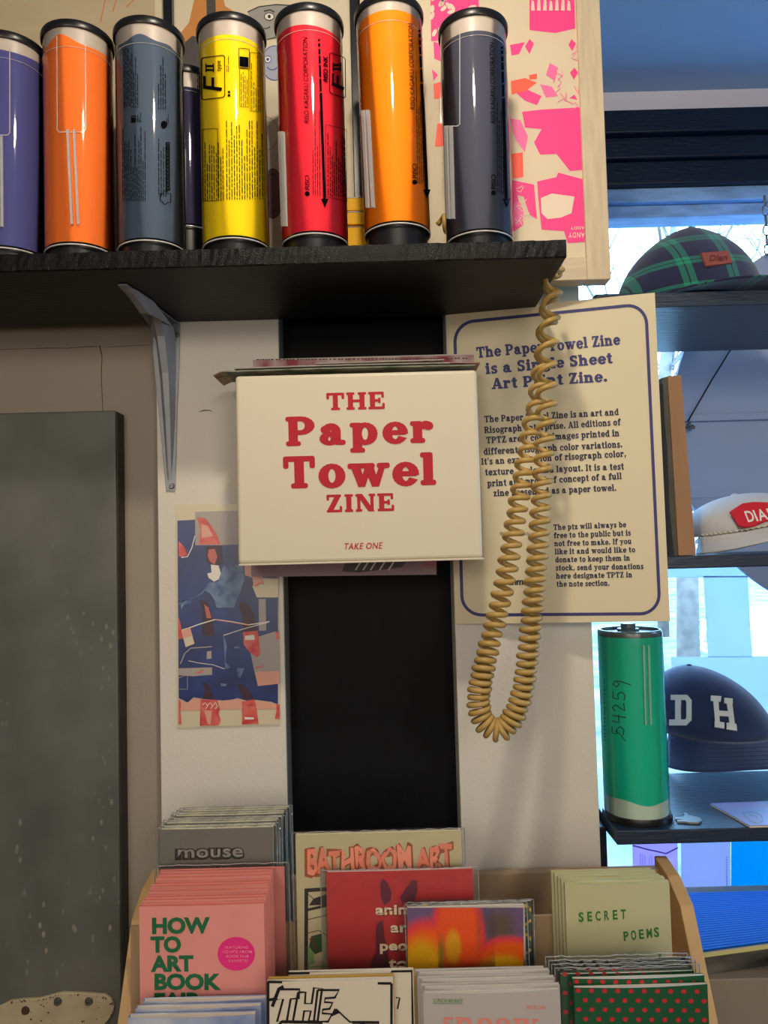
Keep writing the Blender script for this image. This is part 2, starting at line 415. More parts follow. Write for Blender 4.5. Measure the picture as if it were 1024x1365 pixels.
# ------------------------------------------------------------------ the room
W = 1.16                                 # distance of the white boards from the camera
M_board = mat('white_board_paint', s2l(222, 214, 200), 0.55, noise=.05, nscale=3, bump=.35, bscale=260)
M_wall = mat('old_wall_paint', s2l(160, 148, 132), 0.6, noise=.10, nscale=4, bump=.3, bscale=160)
M_grey = mat('grey_board_edge', s2l(128, 122, 106), 0.6)
M_black = mat('black_panel_paint', (0.003, 0.0035, 0.006), 0.6, spec=.15, noise=.3, nscale=40, bump=.15, bscale=300)
M_blackwood = mat('black_painted_wood', (0.010, 0.010, 0.012), 0.5, spec=.35, bump=.5, bscale=60, stretch=(1, 6, 6))
M_edgewood = mat('rough_black_edge', (0.004, 0.004, 0.004), 0.30, spec=.2, bump=.6, bscale=420, stretch=(1, 1, 2))
M_wwall = mat('window_wall_paint', s2l(205, 200, 205), .7, noise=.03, nscale=2)
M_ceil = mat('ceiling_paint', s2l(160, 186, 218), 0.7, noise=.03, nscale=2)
M_floor = mat('floor_boards', s2l(120, 95, 70), 0.5, noise=.3, nscale=6)
M_shelfp = mat('navy_shelf_paint', (0.011, 0.024, 0.050), 0.36, spec=.6, bump=.5, bscale=40, stretch=(1, 5, 5))
M_navy = mat('navy_gloss_paint', (0.004, 0.008, 0.020), 0.34, spec=.3, bump=.6, bscale=40, stretch=(1, 5, 5))
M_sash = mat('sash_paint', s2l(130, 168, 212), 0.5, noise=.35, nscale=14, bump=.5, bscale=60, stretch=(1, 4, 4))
CX0 = UX(211, 750, W); CXS0 = UX(377, 750, W); CXS1 = UX(604, 750, W); CX1 = UX(786, 750, W)
ZC = E + 0.965
struct(MB().box(-2.2, 2.4, -3.2, 1.75, -0.05, 0.0).build('floor', M_floor))
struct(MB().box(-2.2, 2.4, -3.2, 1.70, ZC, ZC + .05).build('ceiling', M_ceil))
struct(MB().box(-2.25, -2.2, -3.2, 1.75, 0, ZC).build('wall_left', M_wall))
m_ = MB(); m_.box(2.4, 2.45, -3.2, .60, 0, ZC); m_.box(2.4, 2.45, 1.30, 1.75, 0, ZC); m_.box(2.4, 2.45, .60, 1.30, 0, E - .1); m_.box(2.4, 2.45, .60, 1.30, E + .6, ZC)
struct(m_.build('wall_right', M_wall))
w2 = bpy.data.objects.new('window_2', None); C.objects.link(w2); w2.location = (2.42, .95, E - .1); w2['kind'] = 'structure'
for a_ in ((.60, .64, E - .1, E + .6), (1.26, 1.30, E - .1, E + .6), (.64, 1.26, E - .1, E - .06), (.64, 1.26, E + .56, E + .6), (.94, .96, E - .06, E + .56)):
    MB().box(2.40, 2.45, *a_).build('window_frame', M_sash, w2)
struct(MB().box(-2.25, 2.45, -3.25, -3.2, 0, ZC).build('wall_front', M_wall))
# recessed wall left of the boards, with its hairline cracks
wb = struct(MB().box(-2.2, CX0 + .02, 1.20, 1.26, 0, ZC).build('wall_back', M_wall))
M_crack = mat('crack_shadow', s2l(84, 74, 64), 0.8)
cr = MB(); fn = flatY(1.20)
stroke(cr, fn, [(0, 466), (30, 465), (62, 464), (90, 464), (118, 462), (131, 462)], [.8, .5, 1.2, .6, 1.3, .8])
stroke(cr, fn, [(133, 461), (136, 475), (135, 500), (137, 546), (137, 560)], [2, 1.3, 1.0, 1.0, .8])
stroke(cr, fn, [(140, 463), (170, 461), (203, 460)], [.5, .7, .4])
cr.build('crack', M_crack, wb)
# white boards either side of the black slot
b1 = struct(MB().box(CX0, CXS0, W, 1.26, 0, ZC).build('trim_1', [M_board], bevel=.0015))
MB().box(CXS0 - .0002, CXS0 + .0006, W + .003, W + .06, 0, ZC).build('board_edge', M_grey, b1)
cr = MB(); fn = flatY(W)
stroke(cr, fn, [(265, 549), (272, 547), (280, 547), (283, 549)], [.5, 1.6, 1.2, .5]); cr.build('crack', M_crack, b1)
struct(MB().box(CXS1, CX1, W, 1.50, 0, ZC).build('trim_2', M_board, bevel=.0015))
struct(MB().box(CXS0, CXS1, W + .055, W + .08, 0, ZC).build('trim_3', M_black))
# window wall
WX0, WX1, WZ0, WZ1 = 0.36, 1.75, E - 0.78, E + 0.665
WY = 1.60
ww = MB()
ww.box(CX1 - .01, WX0, WY, WY + .12, 0, ZC); ww.box(WX1, 2.4, WY, WY + .12, 0, ZC)
ww.box(WX0, WX1, WY, WY + .12, WZ1 + .12, ZC); ww.box(WX0, WX1, WY, WY + .12, 0, WZ0)
ww.box(-2.2, CX1 - .01, WY, WY + .12, 0, ZC)
struct(ww.build('wall_window', M_wwall))
win = thing('window_1', '', '', (WX0, WY, WZ0)); del win['label']; del win['category']; win['kind'] = 'structure'
zt = lambda py: UZ(915, py, 1.55)
for y0, y1, a, b_, nm in ((1.53, 1.60, zt(151), zt(182), 'architrave'), (1.545, 1.60, zt(182), zt(211), 'architrave'), (1.555, 1.60, zt(211), zt(243), 'architrave')):
    MB().box(CX1 - .005, 2.0, y0, y1, b_, a).build(nm, M_navy, win, bevel=.004)
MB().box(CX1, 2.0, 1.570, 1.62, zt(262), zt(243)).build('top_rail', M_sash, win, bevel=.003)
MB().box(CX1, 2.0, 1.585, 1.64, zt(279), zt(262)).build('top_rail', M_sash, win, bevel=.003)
# left jamb: stepped mouldings
for x0, x1, y0 in ((CX1, CX1 + .018, 1.30), (CX1 + .020, CX1 + .032, 1.34), (CX1 + .034, CX1 + .052, 1.40)):
    MB().box(x0, x1, y0, 1.62, WZ0 - .1, zt(243)).build('jamb', M_navy, win, bevel=.003)
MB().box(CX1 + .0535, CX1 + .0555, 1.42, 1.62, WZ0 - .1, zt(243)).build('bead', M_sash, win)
M_glass = clear('window_glass', (0.97, 1.0, 1.0), 0.0, 1.45)
MB().box(CX1 + .05, WX1, 1.630, 1.634, WZ0, zt(270)).build('pane', M_glass, win)
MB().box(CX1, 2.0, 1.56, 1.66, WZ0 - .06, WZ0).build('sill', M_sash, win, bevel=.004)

# ------------------------------------------------------------------ outdoors, seen through the window
M_ground = mat('leafy_ground', s2l(56, 64, 66), 0.9, nscale=1.6, col2=s2l(125, 125, 118))
g = struct(MB().box(-14, 22, 1.9, 40, -.25, -.2).build('ground', M_ground))
M_bark = mat('bark', s2l(120, 105, 95), 0.9, noise=.4, nscale=9)
def tree(x, y, h, label, spread=1.0, seed=1):
    random.seed(seed); t = thing('tree', label, 'tree', (x, y, -.2), 'bare trees outside')
    m = MB(); m.tube([(x, y, -.2), (x + .05, y, h * .3), (x - .05, y + .1, h * .6), (x + .1, y, h)], [.11, .09, .06, .02], 8)
    m.build('trunk', M_bark, t, smooth=True)
    m = MB()
    for k in range(26):
        z = h * (.25 + .7 * random.random()); a = random.random() * 2 * PI; L = spread * (1.4 - z / h) * (1 + random.random())
        p0 = Vector((x, y, z)); p1 = p0 + Vector((math.cos(a) * L * .5, math.sin(a) * L * .5, L * .5)); p2 = p0 + Vector((math.cos(a + .3) * L, math.sin(a + .3) * L, L * 1.1))
        m.tube([p0, p1, p2], [.016, .010, .004], 5)
        for q in range(4):
            s_ = p1.lerp(p2, random.random()); d = Vector((random.uniform(-1, 1), random.uniform(-1, 1), random.uniform(.2, 1))) * .5
            m.tube([s_, s_ + d * .6, s_ + d], [.006, .004, .002], 4)
    o = m.build('branches', M_bark, t, smooth=True); o['kind'] = 'stuff'
tree(2.5, 6.5, 4.6, 'bare tree outside, nearest the left side of the window', 1.5, 3)
tree(5.6, 8.0, 4.6, 'bare tree outside, twigs rising over the plaid cap', 1.6, 5)
tree(10.5, 13.0, 6.2, 'bare tree far outside, behind the hanging round sign', 1.6, 9)
tree(5.0, 14.0, 6.4, 'bare tree outside at the far verge, partly hidden by the wooden frame', 1.6, 12)
# parked car
M_car = mat('pale_car_paint', s2l(205, 215, 220), 0.25, coat=.6); M_tyre = mat('tyre_rubber', (.02, .02, .02), .8)
M_chrome = mat('chrome', (.8, .8, .8), .15, metal=1.0); M_dglass = mat('dark_car_glass', (.03, .04, .05), .08)
car = thing('car', 'pale parked car outside, its round headlight at the right window edge', 'car', (5.3, 9.6, -.2))
def car_body():
    # side profile in (x, z), front at low x
    pr = [(4.30, .18), (4.22, .34), (4.24, .60), (4.42, .74), (5.25, .84), (5.75, 1.26), (6.9, 1.30), (7.6, .92), (8.2, .86), (8.3, .3), (8.2, .16)]
    m = MB(); m.prism([(x, 8.9, z - .2) for x, z in pr], (0, 1.6, 0)); return m
o = car_body().build('body', M_car, car, bevel=.06, smooth=False)
for x, z in ((4.95, .3), (7.55, .3)):
    for yy in (8.84, 10.38):
        m = MB(); m.prism([(x + .32 * math.cos(k*PI/12), yy, z - .2 + .0 + .32 * math.sin(k*PI/12)) for k in range(24)], (0, .18, 0)); wh = m.build('wheel', M_tyre, car, bevel=.02)
        m = MB(); m.prism([(x + .17 * math.cos(k*PI/9), yy - .012, z - .2 + .17 * math.sin(k*PI/9)) for k in range(18)], (0, .01, 0)); m.build('hubcap', M_chrome, wh)
m = MB(); m.prism([(5.45, 8.885, .70), (5.80, 8.885, 1.0), (6.75, 8.885, 1.04), (7.2, 8.885, .72)], (0, .02, 0)); m.build('side_window', M_dglass, car)
m = MB(); m.add([(5.28, 9.05, .66), (5.28, 10.35, .66), (5.72, 10.25, 1.02), (5.72, 9.15, 1.02)], [(0, 1, 2, 3)]); m.build('windscreen', M_dglass, car, solid=.01)
for yy in (9.12, 10.25):
    m = MB(); m.tube([(4.19, yy, .32), (4.26, yy, .32)], .13, 20); h_ = m.build('headlight', mat('lamp_lens', (.8, .85, .9), .1), car, smooth=False)
    ring = [(4.185, yy + .14 * math.cos(k*PI/12), .32 + .14 * math.sin(k*PI/12)) for k in range(25)]
    MB().tube(ring, .02, 6, cap=False).build('rim', M_chrome, h_, smooth=True)
m = MB()
for k in range(9): m.box(4.205, 4.235, 9.32 + k * .09, 9.35 + k * .09, .12, .42)
m.build('grille', M_chrome, car)
m = MB(); m.tube([(4.17, 8.9, .05), (4.15, 9.7, .05), (4.17, 10.5, .05)], .06, 10); m.build('bumper', M_chrome, car, smooth=True)

# ------------------------------------------------------------------ black wall shelf
ST, SB, SF = E + .3785, E + .3555, .935     # top, underside, front edge
SX1 = UX(755, 330, SF)
shelf = thing('wall_shelf', 'long black-painted wooden shelf carrying the ink cartridges', 'shelf', (-.3, W - .1, ST))
MB().box(-1.1, SX1, SF + .002, W - .001, SB, ST).build('board', M_blackwood, shelf, bevel=.001)
random.seed(4)
# rough front edge: chipped strip
m = MB(); n = 260; xs = [-1.1 + (SX1 + 1.1) * i / n for i in range(n + 1)]; vs = []
rows = [(SF + .0025, SB + .0002), (SF - .0002, SB + .0012), (SF - .0008, (SB + ST) / 2), (SF - .0002, ST - .001), (SF + .0025, ST)]
for x in xs:
    for k, (y, z) in enumerate(rows):
        j = .0007 if 0 < k < 4 else .0004
        vs.append((x, y + random.uniform(-j, j), z + random.uniform(-j, j) * .6))
R_ = len(rows)
m.add(vs, [(i*R_+k, (i+1)*R_+k, (i+1)*R_+k+1, i*R_+k+1) for i in range(n) for k in range(R_-1)]); m.build('front_edge', M_edgewood, shelf)

# shelf bracket
M_brk = mat('galvanised_bracket', s2l(150, 152, 158), 0.45, metal=.25, noise=.12, nscale=30)
M_screw = mat('screw_steel', s2l(120, 120, 122), .35, metal=.8)
br = thing('shelf_bracket', 'pale grey pressed-steel bracket holding the shelf above the metal door', 'bracket', (-.33, W, SB - .28))
bx = UX(222, 440, W)
f1 = flatY(W - .0005)
m = MB(); pts = [(205, 424), (241, 424), (240, 470), (237, 540), (234, 655), (222, 655), (213, 560), (204, 470)]
a = [f1(x, y, 0) for x, y in pts]; m.prism(a, (0, -.0022, 0)); m.build('wall_plate', M_brk, br, bevel=.0006)
# ridge that runs down the plate and swings out under the shelf
zb = SB - .001
def ridge_sec(c, half, out, up):      # triangular pressed ridge section
    return c
tipx = UX(165, 374, .99)
m = MB(); path = []
zt0 = UZ(222, 425, W)
prof = [(W - .0030, UZ(228, 640, W), .003, bx + .004), (W - .009, UZ(226, 560, W), .006, bx + .003), (W - .016, UZ(224, 500, W), .008, bx + .002), (W - .030, UZ(223, 455, W), .010, bx), (W - .055, zt0 - .001, .011, bx - .001), (1.06, SB - .016, .010, bx - .003), (1.01, SB - .006, .006, tipx + .003), (.995, SB - .003, .003, tipx + .001)]
vs = []
for i, (y, z, hw, x) in enumerate(prof):
    if i < 4: bk = (0, W - .002 - y, 0)
    elif i == 4: bk = (0, .035, SB - .001 - z - .012)
    else: bk = (0, 0, SB - .0015 - z)
    vs += [(x - hw * 1.5, y + bk[1], z + bk[2]), (x - hw * .55, y, z), (x + hw * .55, y, z), (x + hw * 1.5, y + bk[1], z + bk[2])]
fs = []
for i in range(len(prof) - 1):
    for k in range(3): fs.append((i*4+k, i*4+k+1, (i+1)*4+k+1, (i+1)*4+k))
m.add(vs, fs); m.build('ridge', M_brk, br, solid=.0012)
m = MB(); m.prism([(tipx - .006, .985, zb), (tipx + .006, .985, zb), (bx + .019, W - .002, zb), (bx - .019, W - .002, zb)], (0, 0, -.002)); m.build('shelf_arm', M_brk, br)
for x, y in ((207.5, 446), (236, 446), (229, 648)):
    p = U(x, y, W - .003); m = MB(); m.tube([p, p + Vector((0, -.003, 0))], [.0045, .003], 12); s_ = m.build('screw', M_screw, br)
    MB().box(p.x - .0025, p.x + .0025, p.y - .0034, p.y - .0028, p.z - .0004, p.z + .0004).build('slot', M_tyre, s_)

# ------------------------------------------------------------------ things standing at the back of the shelf
M_cream = mat('cream_art_paper', s2l(214, 200, 172), .6, noise=.04, nscale=5)
M_ply = mat('pale_wood_panel', s2l(196, 176, 142), .55, noise=.10, nscale=6, stretch=(1, 1, 5))
M_oline = mat('orange_ink_line', s2l(205, 130, 80), .6)
M_blk = mat('black_plastic', (.008, .008, .009), .28)
YB = 1.131
def board(name, px0, px1, pytop, Y, th, m_):
    x0 = UX(px0, 250, Y); x1 = UX(px1, 250, Y); return x0, x1
art = thing('wooden_artwork', 'pale wooden panel with faint orange line drawing behind the left cartridges', 'art panel', (-.42, YB, ST))
xa0, xa1 = -.95, UX(222, 40, YB)
MB().box(xa0, xa1, YB, YB + .018, ST, ST + .50).build('panel', M_ply, art)
m = MB(); fn = flatY(YB)
MB().box(UX(207, 40, YB), xa1, YB - .0006, YB, ST, ST + .50).build('margin', M_cream, art)
for pts in ([(134, 30), (140, 0), (152, -60), (150, -120)], [(150, 16), (158, -10), (172, -60)], [(168, 10), (178, 0), (188, -30)], [(155, 0), (150, -30), (160, -70)]): stroke(m, fn, pts, 1.6)
m.build('line_drawing', M_oline, art)
# black framed poster with doodled faces
pf = thing('framed_poster', 'thin black frame around a cream poster of doodled faces, behind yellow and red cartridges', 'poster', (-.16, YB, ST))
x0, x1 = UX(222, 150, YB), UX(482, 150, YB); fw = .0135; H_ = .50
MB().box(x0, x0 + fw, YB - .012, YB + .012, ST, ST + H_).build('frame_rail', M_blk, pf, bevel=.001)
MB().box(x1 - fw, x1, YB - .012, YB + .012, ST, ST + H_).build('frame_rail', M_blk, pf, bevel=.001)
MB().box(x0 + fw, x1 - fw, YB - .012, YB + .012, ST, ST + fw).build('frame_rail', M_blk, pf, bevel=.001)
MB().box(x0 + fw, x1 - fw, YB - .012, YB + .012, ST + H_ - fw, ST + H_).build('frame_rail', M_blk, pf, bevel=.001)
sh = MB().box(x0 + fw, x1 - fw, YB, YB + .006, ST + fw, ST + H_ - fw).build('poster_sheet', M_cream, pf)
cols = [mat('print_orange_brown', s2l(196, 130, 62), .6), mat('print_charcoal', s2l(70, 66, 62), .6), mat('print_mid_grey', s2l(150, 147, 140), .6), mat('print_pale_blue', s2l(160, 165, 182), .6),
        mat('print_ink_black', s2l(25, 24, 26), .6), mat('print_white', s2l(225, 218, 200), .6), mat('print_blue_line', s2l(60, 75, 150), .6), mat('print_mauve', s2l(120, 80, 80), .6), mat('print_tan_line', s2l(170, 130, 105), .6)]
m = MB(); fn = flatY(YB)
poly(m, fn, [(236, 50), (252, 30), (261, -10), (262, -60), (298, -60), (296, -10), (300, 8), (320, 20), (300, 60), (270, 110), (236, 60)], .0003, 0)
poly(m, fn, [(240, 62), (256, 48), (272, 50), (300, 60), (290, 130), (260, 140), (240, 90)], .0005, 1)
poly(m, fn, [(274, -60), (286, -60), (288, 30), (276, 40)], .0005, 1)
hd = [(330, 16), (345, 9), (368, 6), (400, 8), (398, 50), (352, 53), (338, 36)]
poly(m, fn, hd, .0003, 2); stroke(m, fn, hd[:4], 1.4, .0005, 4); stroke(m, fn, [(351, 54), (375, 48), (398, 46)], 1.4, .0005, 4)
disc(m, fn, 359, 22, 6.5, 5, .0006, mi=5); disc(m, fn, 359, 22, 2, 2.4, .0008, mi=4); loop_stroke(m, fn, arc_pts(359, 22, 6.5, 5, 0, 360), 1, .0008, 4)
stroke(m, fn, arc_pts(354, 30, 8, 8, 40, 110), 1.2, .0006, 4); stroke(m, fn, [(352, 15), (360, 13), (366, 16)], 1.6, .0006, 4)
disc(m, fn, 366, 84, 17, 23, .0003, mi=3); loop_stroke(m, fn, arc_pts(366, 84, 17, 23, 0, 360, 30), 1.2, .0005, 6)
disc(m, fn, 357, 79, 4.5, 4.5, .0006, mi=5); disc(m, fn, 357, 79, 2, 2, .0008, mi=6); loop_stroke(m, fn, arc_pts(357, 79, 4.5, 4.5, 0, 360), 1, .0008, 6)
stroke(m, fn, arc_pts(363, 85, 8, 8, 20, 150), 1.3, .0006, 6)
loop_stroke(m, fn, arc_pts(352, 178, 19, 23, 0, 360, 30), .9, .0005, 8)
disc(m, fn, 364, 258, 14, 33, .0003, mi=7); loop_stroke(m, fn, arc_pts(364, 258, 14, 33, 0, 360, 30), 1.0, .0006, 4)
stroke(m, fn, arc_pts(362, 238, 6, 6, 200, 340), 1, .0006, 4); stroke(m, fn, arc_pts(361, 275, 7, 9, 20, 150), 1, .0006, 4)
m.build('faces_print', cols, sh)
# three small yellow boxes in a stack
M_yel = mat('yellow_card', s2l(236, 178, 0), .55, spec=.2)
YX = 1.085
for k, (p0, p1) in enumerate(((302, 318), (281, 296), (262, 279))):
    z0_, z1_ = (ST if k == 0 else UZ(475, p1, YX)), UZ(475, p0, YX)
    nm = ('bottom', 'middle', 'top')[k]
    t = thing('yellow_box', f'small yellow card box, {nm} one of the three between red and amber cartridges', 'box', (UX(476, 300, YX), YX, z0_), 'yellow boxes on the shelf')
    zz = [(ST, UZ(475, 301, YX)), (UZ(475, 301, YX) + .0022, UZ(475, 281, YX)), (UZ(475, 281, YX) + .0006, UZ(475, 262, YX))][k]
    MB().box(UX(456, 300, YX), UX(497, 300, YX), YX, YX + .02, zz[0], zz[1]).build('carton', M_yel, t, bevel=.0008)
    MB().box(UX(456, 300, YX) - .0002, UX(497, 300, YX) + .0002, YX - .0003, YX + .0203, zz[1] - .0022, zz[1] - .0006).build('lid_seam', M_blk, t)

# pale wood frame with a pink screen print
YFr = 1.085
fr = thing('picture_frame', 'pale wood-grain picture frame with pink screen print, overhanging the right end of the shelf', 'picture frame', (.2, YFr, ST))
M_oak = mat('limed_oak', s2l(216, 196, 162), .5, noise=.16, nscale=18, bump=.25, bscale=60, stretch=(7, 7, .8))
M_oakh = mat('limed_oak_across', s2l(216, 196, 162), .5, noise=.16, nscale=18, bump=.25, bscale=60, stretch=(.8, 7, 7))
fx0, fx1 = UX(486, 250, YFr), UX(810, 250, YFr); rw = .034; fz0 = ST + .0005; fz1 = ST + .47
MB().box(fx1 - rw, fx1, YFr, YFr + .028, fz0, fz1).build('frame_rail', M_oak, fr, bevel=.0015)
MB().box(fx0, fx0 + rw, YFr, YFr + .028, fz0, fz1).build('frame_rail', M_oak, fr, bevel=.0015)
MB().box(fx0 + rw, fx1 - rw, YFr, YFr + .028, fz0, fz0 + rw).build('frame_rail', M_oakh, fr, bevel=.0015)
MB().box(fx0 + rw, fx1 - rw, YFr, YFr + .028, fz1 - rw, fz1).build('frame_rail', M_oakh, fr, bevel=.0015)
ps = MB().box(fx0 + rw, fx1 - rw, YFr + .006, YFr + .012, fz0 + rw, fz1 - rw).build('print_sheet', M_cream, fr)
P_ = [mat('screen_pink', s2l(240, 62, 140), .55, noise=.06, nscale=40), mat('paper_cream', s2l(222, 208, 186), .6), mat('screen_orange', s2l(250, 95, 70), .55), mat('screen_pink_line', s2l(236, 110, 165), .55)]
m = MB(); fn = flatY(YFr + .006)
pk = [0]
def PP(pts, mi=0, h=.0003): pk[0] += 1; poly(m, fn, pts, h + pk[0] * 8e-6, mi)
PP([(573, -60), (636, -60), (640, 50), (575, 55)]); PP([(706, -60), (764, -60), (767, 38), (740, 44), (706, 40)])
for k in range(26):
    random.seed(k + 40); x, y = random.uniform(574, 632), random.uniform(-40, 48); disc(m, fn, x, y, 2.6, 5.5, .0006, 12, 1, random.random() * 3)
for k in range(7): poly(m, fn, [(708 + k * 8, 14), (713 + k * 8, 14), (712 + k * 8, 2 - (k % 3) * 6), (709 + k * 8, 0)], .0006, 1)
PP([(578, 56), (600, 60), (592, 84), (579, 78)]); PP([(576, 92), (584, 100), (578, 108)])
PP([(680, 60), (700, 56), (692, 72), (682, 74)]); PP([(706, 52), (712, 58), (706, 72), (700, 62)]); PP([(762, 52), (768, 58), (763, 68), (758, 60)]); PP([(766, 90), (771, 97), (765, 106), (760, 97)]); PP([(772, 112), (775, 118), (771, 124)]); PP([(759, 131), (766, 126), (770, 133)])
PP([(686, 122), (700, 118), (722, 128), (716, 140), (700, 134)]); PP([(733, 84), (744, 90), (740, 108), (728, 100)], 3); PP([(720, 112), (736, 116), (744, 128), (728, 130)], 3)
PP([(696, 149), (722, 146), (775, 143), (779, 226), (760, 228), (742, 205), (720, 206), (712, 190), (722, 172), (700, 170)])
PP([(578, 112), (591, 108), (592, 130), (579, 132)], 2); PP([(681, 108), (700, 104), (716, 110), (700, 122), (682, 126)], 2); PP([(705, 100), (716, 98), (716, 105), (706, 106)], 2)
PP([(682, 205), (697, 203), (698, 236), (684, 238)], 2); PP([(583, 165), (592, 162), (592, 195), (580, 195)], 2)
PP([(680, 158), (694, 160), (704, 182), (700, 203), (690, 190), (684, 178)], 3)
PP([(716, 242), (742, 236), (744, 230), (782, 240), (786, 322), (757, 324), (752, 308), (722, 306), (718, 268)])
PP([(721, 264), (736, 258), (766, 262), (762, 284), (748, 290), (730, 292), (722, 284)], 1, .0006)
PP([(683, 240), (712, 246), (716, 292), (706, 286), (698, 262), (690, 260), (698, 300), (684, 309)]); disc(m, fn, 690, 285, 8, 16, .0006, mi=3)
for k in range(12):
    random.seed(k); x, y = random.uniform(684, 700), random.uniform(246, 300); stroke(m, fn, [(x, y), (x + 5, y + random.uniform(-6, 6)), (x + 9, y + random.uniform(-6, 6))], .9, .0008 + k * 1e-5, 1)
for k in range(16):
    random.seed(k + 9); x, y = random.uniform(722, 770), random.uniform(60, 140); stroke(m, fn, [(x, y), (x + random.uniform(-6, 6), y + 6), (x + random.uniform(-9, 9), y + 12)], 1.0, .0008 + k * 1e-5, 3)
put(m, fn, sans('CANDY', .02, 1.25), 784, 302, 4.2, 'l', PI, mi=1, h=.0006)
put(m, fn, sans('CANDY', .02, 1.25), 785, 310, 7.0, 'l', PI, mi=1, h=.0006, width=27)
m.build('pink_print', P_, ps)
MB().box(fx0 + rw - .001, fx1 - rw + .001, YFr + .002, YFr + .0035, fz0 + rw - .001, fz1 - rw + .001).build('glazing', clear('picture_glazing', (1, 1, 1), .02, 1.25), fr)

# ------------------------------------------------------------------ ink cartridges
M_tube = clear('clear_plastic', (.98, .98, .98), .05, 1.38)
M_frost = mat('frosted_plastic', s2l(196, 184, 172), .35, spec=.6, noise=.08, nscale=30)
M_lip = mat('clear_lip', s2l(205, 200, 196), .15, spec=.8)
M_cap = mat('black_cap_plastic', (.008, .008, .009), .30, spec=.45)
M_prt = mat('cartridge_black_print', (.004, .004, .005), .8, spec=.0)
M_hold = clear('white_clip_plastic', (.95, .93, .9), .1, 1.4, haze=.38)
YCt = .992; RC = .0437
def cartridge(px, label, ink, caption_top, rim_py, ink_py, wave=None, prints=None, ribs=None, window=None, lean=0.0, Y=YCt, name='ink_cartridge', pbase=310, grp='ink cartridges standing on the shelf', darktop=False, cat='cartridge'):
    cx = UX(px, pbase, Y); Yf = Y - RC
    z0 = UZ(px, rim_py, Yf); z1 = UZ(px, caption_top, Yf - .003); zi = UZ(px, ink_py, Yf)
    t = thing(name, label, cat, (cx, Y, ST), grp)
    MB().lathe(cx, Y, [(0, ST), (RC * .90, ST), (RC * .90, z0 + .004), (RC * .965, z0 + .005), (RC * .965, z0 + .012), (0, z0 + .012)], 40).build('foot', M_cap, t, smooth=True, autos=True)
    ri = RC * .982; n = 72; vi = []; vf = []
    for i in range(n):
        a = 2*PI*i/n; zz = zi + (wave(a) if wave else 0)
        c, s_ = cx + ri*math.cos(a), Y + ri*math.sin(a)
        vi += [(c, s_, z0 + .0035), (c, s_, zz)]; vf += [(c, s_, zz), (c, s_, z1)]
    q = [(2*i, 2*((i+1) % n), 2*((i+1) % n)+1, 2*i+1) for i in range(n)]
    MB().add(vi, q).build('ink_fill', ink, t, smooth=True)
    MB().add(vf, q).build('upper_sleeve', M_frost, t, smooth=True)
    tb = MB().lathe(cx, Y, [(RC, z0), (RC, z1)], 72).build('clear_tube', M_tube, t, smooth=True)
    ring = [(cx + (RC-.0008)*math.cos(2*PI*k/60), Y + (RC-.0008)*math.sin(2*PI*k/60), z0) for k in range(61)]
    MB().tube(ring, .0011, 6, cap=False).build('bottom_lip', M_lip, t, smooth=True)
    ring = [(cx + (RC)*math.cos(2*PI*k/60), Y + (RC)*math.sin(2*PI*k/60), z1 - .027) for k in range(61)]
    MB().tube(ring, .0003, 5, cap=False).build('seam', M_lip, t, smooth=True)
    MB().lathe(cx, Y, [(RC * .95, z1 - .0005), (RC * 1.05, z1 - .0005), (RC * 1.06, z1 + .0008), (RC * 1.065, z1 + .0066), (RC * 1.05, z1 + .0085), (RC * .93, z1 + .0088), (RC * .90, z1 + .004), (0, z1 + .004)], 64).build('cap', M_cap, t, smooth=True, autos=True)
    fn = on_cyl(cx, Y, RC)
    if window:
        m = MB(); x0, y0, x1, y1 = window
        stroke(m, fn, [(x0, y0), (x0, y1 - 3), (x0 + 3, y1), (x1 - 3, y1), (x1, y1 - 3), (x1, y0)], 1.0, .0004)
        m.build('label_window', M_lip, t)
    if ribs:
        m = MB()
        for (a0, a1, b0, b1, yy0, yy1) in ribs:    # left and right bar, top px / bottom px
            for (xa, xb, wd) in ((a0, b0, 3.2), (a1, b1, 3.2)):
                L = 10
                for k in range(L):
                    u0, u1 = k/L, (k+1)/L; xx0 = xa+(xb-xa)*u0; xx1 = xa+(xb-xa)*u1; ya = yy0+(yy1-yy0)*u0; yb = yy0+(yy1-yy0)*u1
                    q0 = [fn(xx0, ya, -.0002), fn(xx0+wd, ya, -.0002), fn(xx1+wd, yb, -.0002), fn(xx1, yb, -.0002)]
                    d = [(Vector((v.x - cx, v.y - Y, 0))).normalized() * .0032 for v in q0]
                    m.hexa([q0[0], q0[1], q0[1] + d[1], q0[0] + d[0], q0[3], q0[2], q0[2] + d[2], q0[3] + d[3]])
        m.build('label_clip', M_hold, t)
    if prints:
        m = MB(); prints(m, fn); m.build('lettering', M_prt, t)
    if lean: t.rotation_euler = (0, lean, 0)
    return t
UP = -PI / 2
def fine(m, fn, x0, x1, y0, y1, step=3.0, wd=1.1, seed=0, ragged=True):
    r = random.Random(seed); x = x0
    while x < x1:
        y = y0 + (r.random() ** 2 * (y1 - y0) * .6 if ragged else 0)
        while y < y1:
            L = r.uniform(3, 12); e = min(y + L, y1); stroke(m, fn, [(x, y), (x + .15, e)], wd, .0004); y = e + r.uniform(1.0, 2.4)
        x += step
def riso(m, fn, x, y0, y1, dx=4.0):
    # maker's name reading upwards
    put(m, fn, sans('RISO KAGAKU CORPORATION', .0, 1.0), x, y0, 6.6, 'l', UP - .012, width=y0 - y1, shear=.18, h=.0004)
def logo(m, fn, x, y):
    disc(m, fn, x, y - 3, 3.3, 3.3, .0004, 14)
    put(m, fn, sans('RISO', .0, .82), x + 3.0, y - 7.0, 6.2, 'l', UP, h=.0004, shear=.15, width=20)
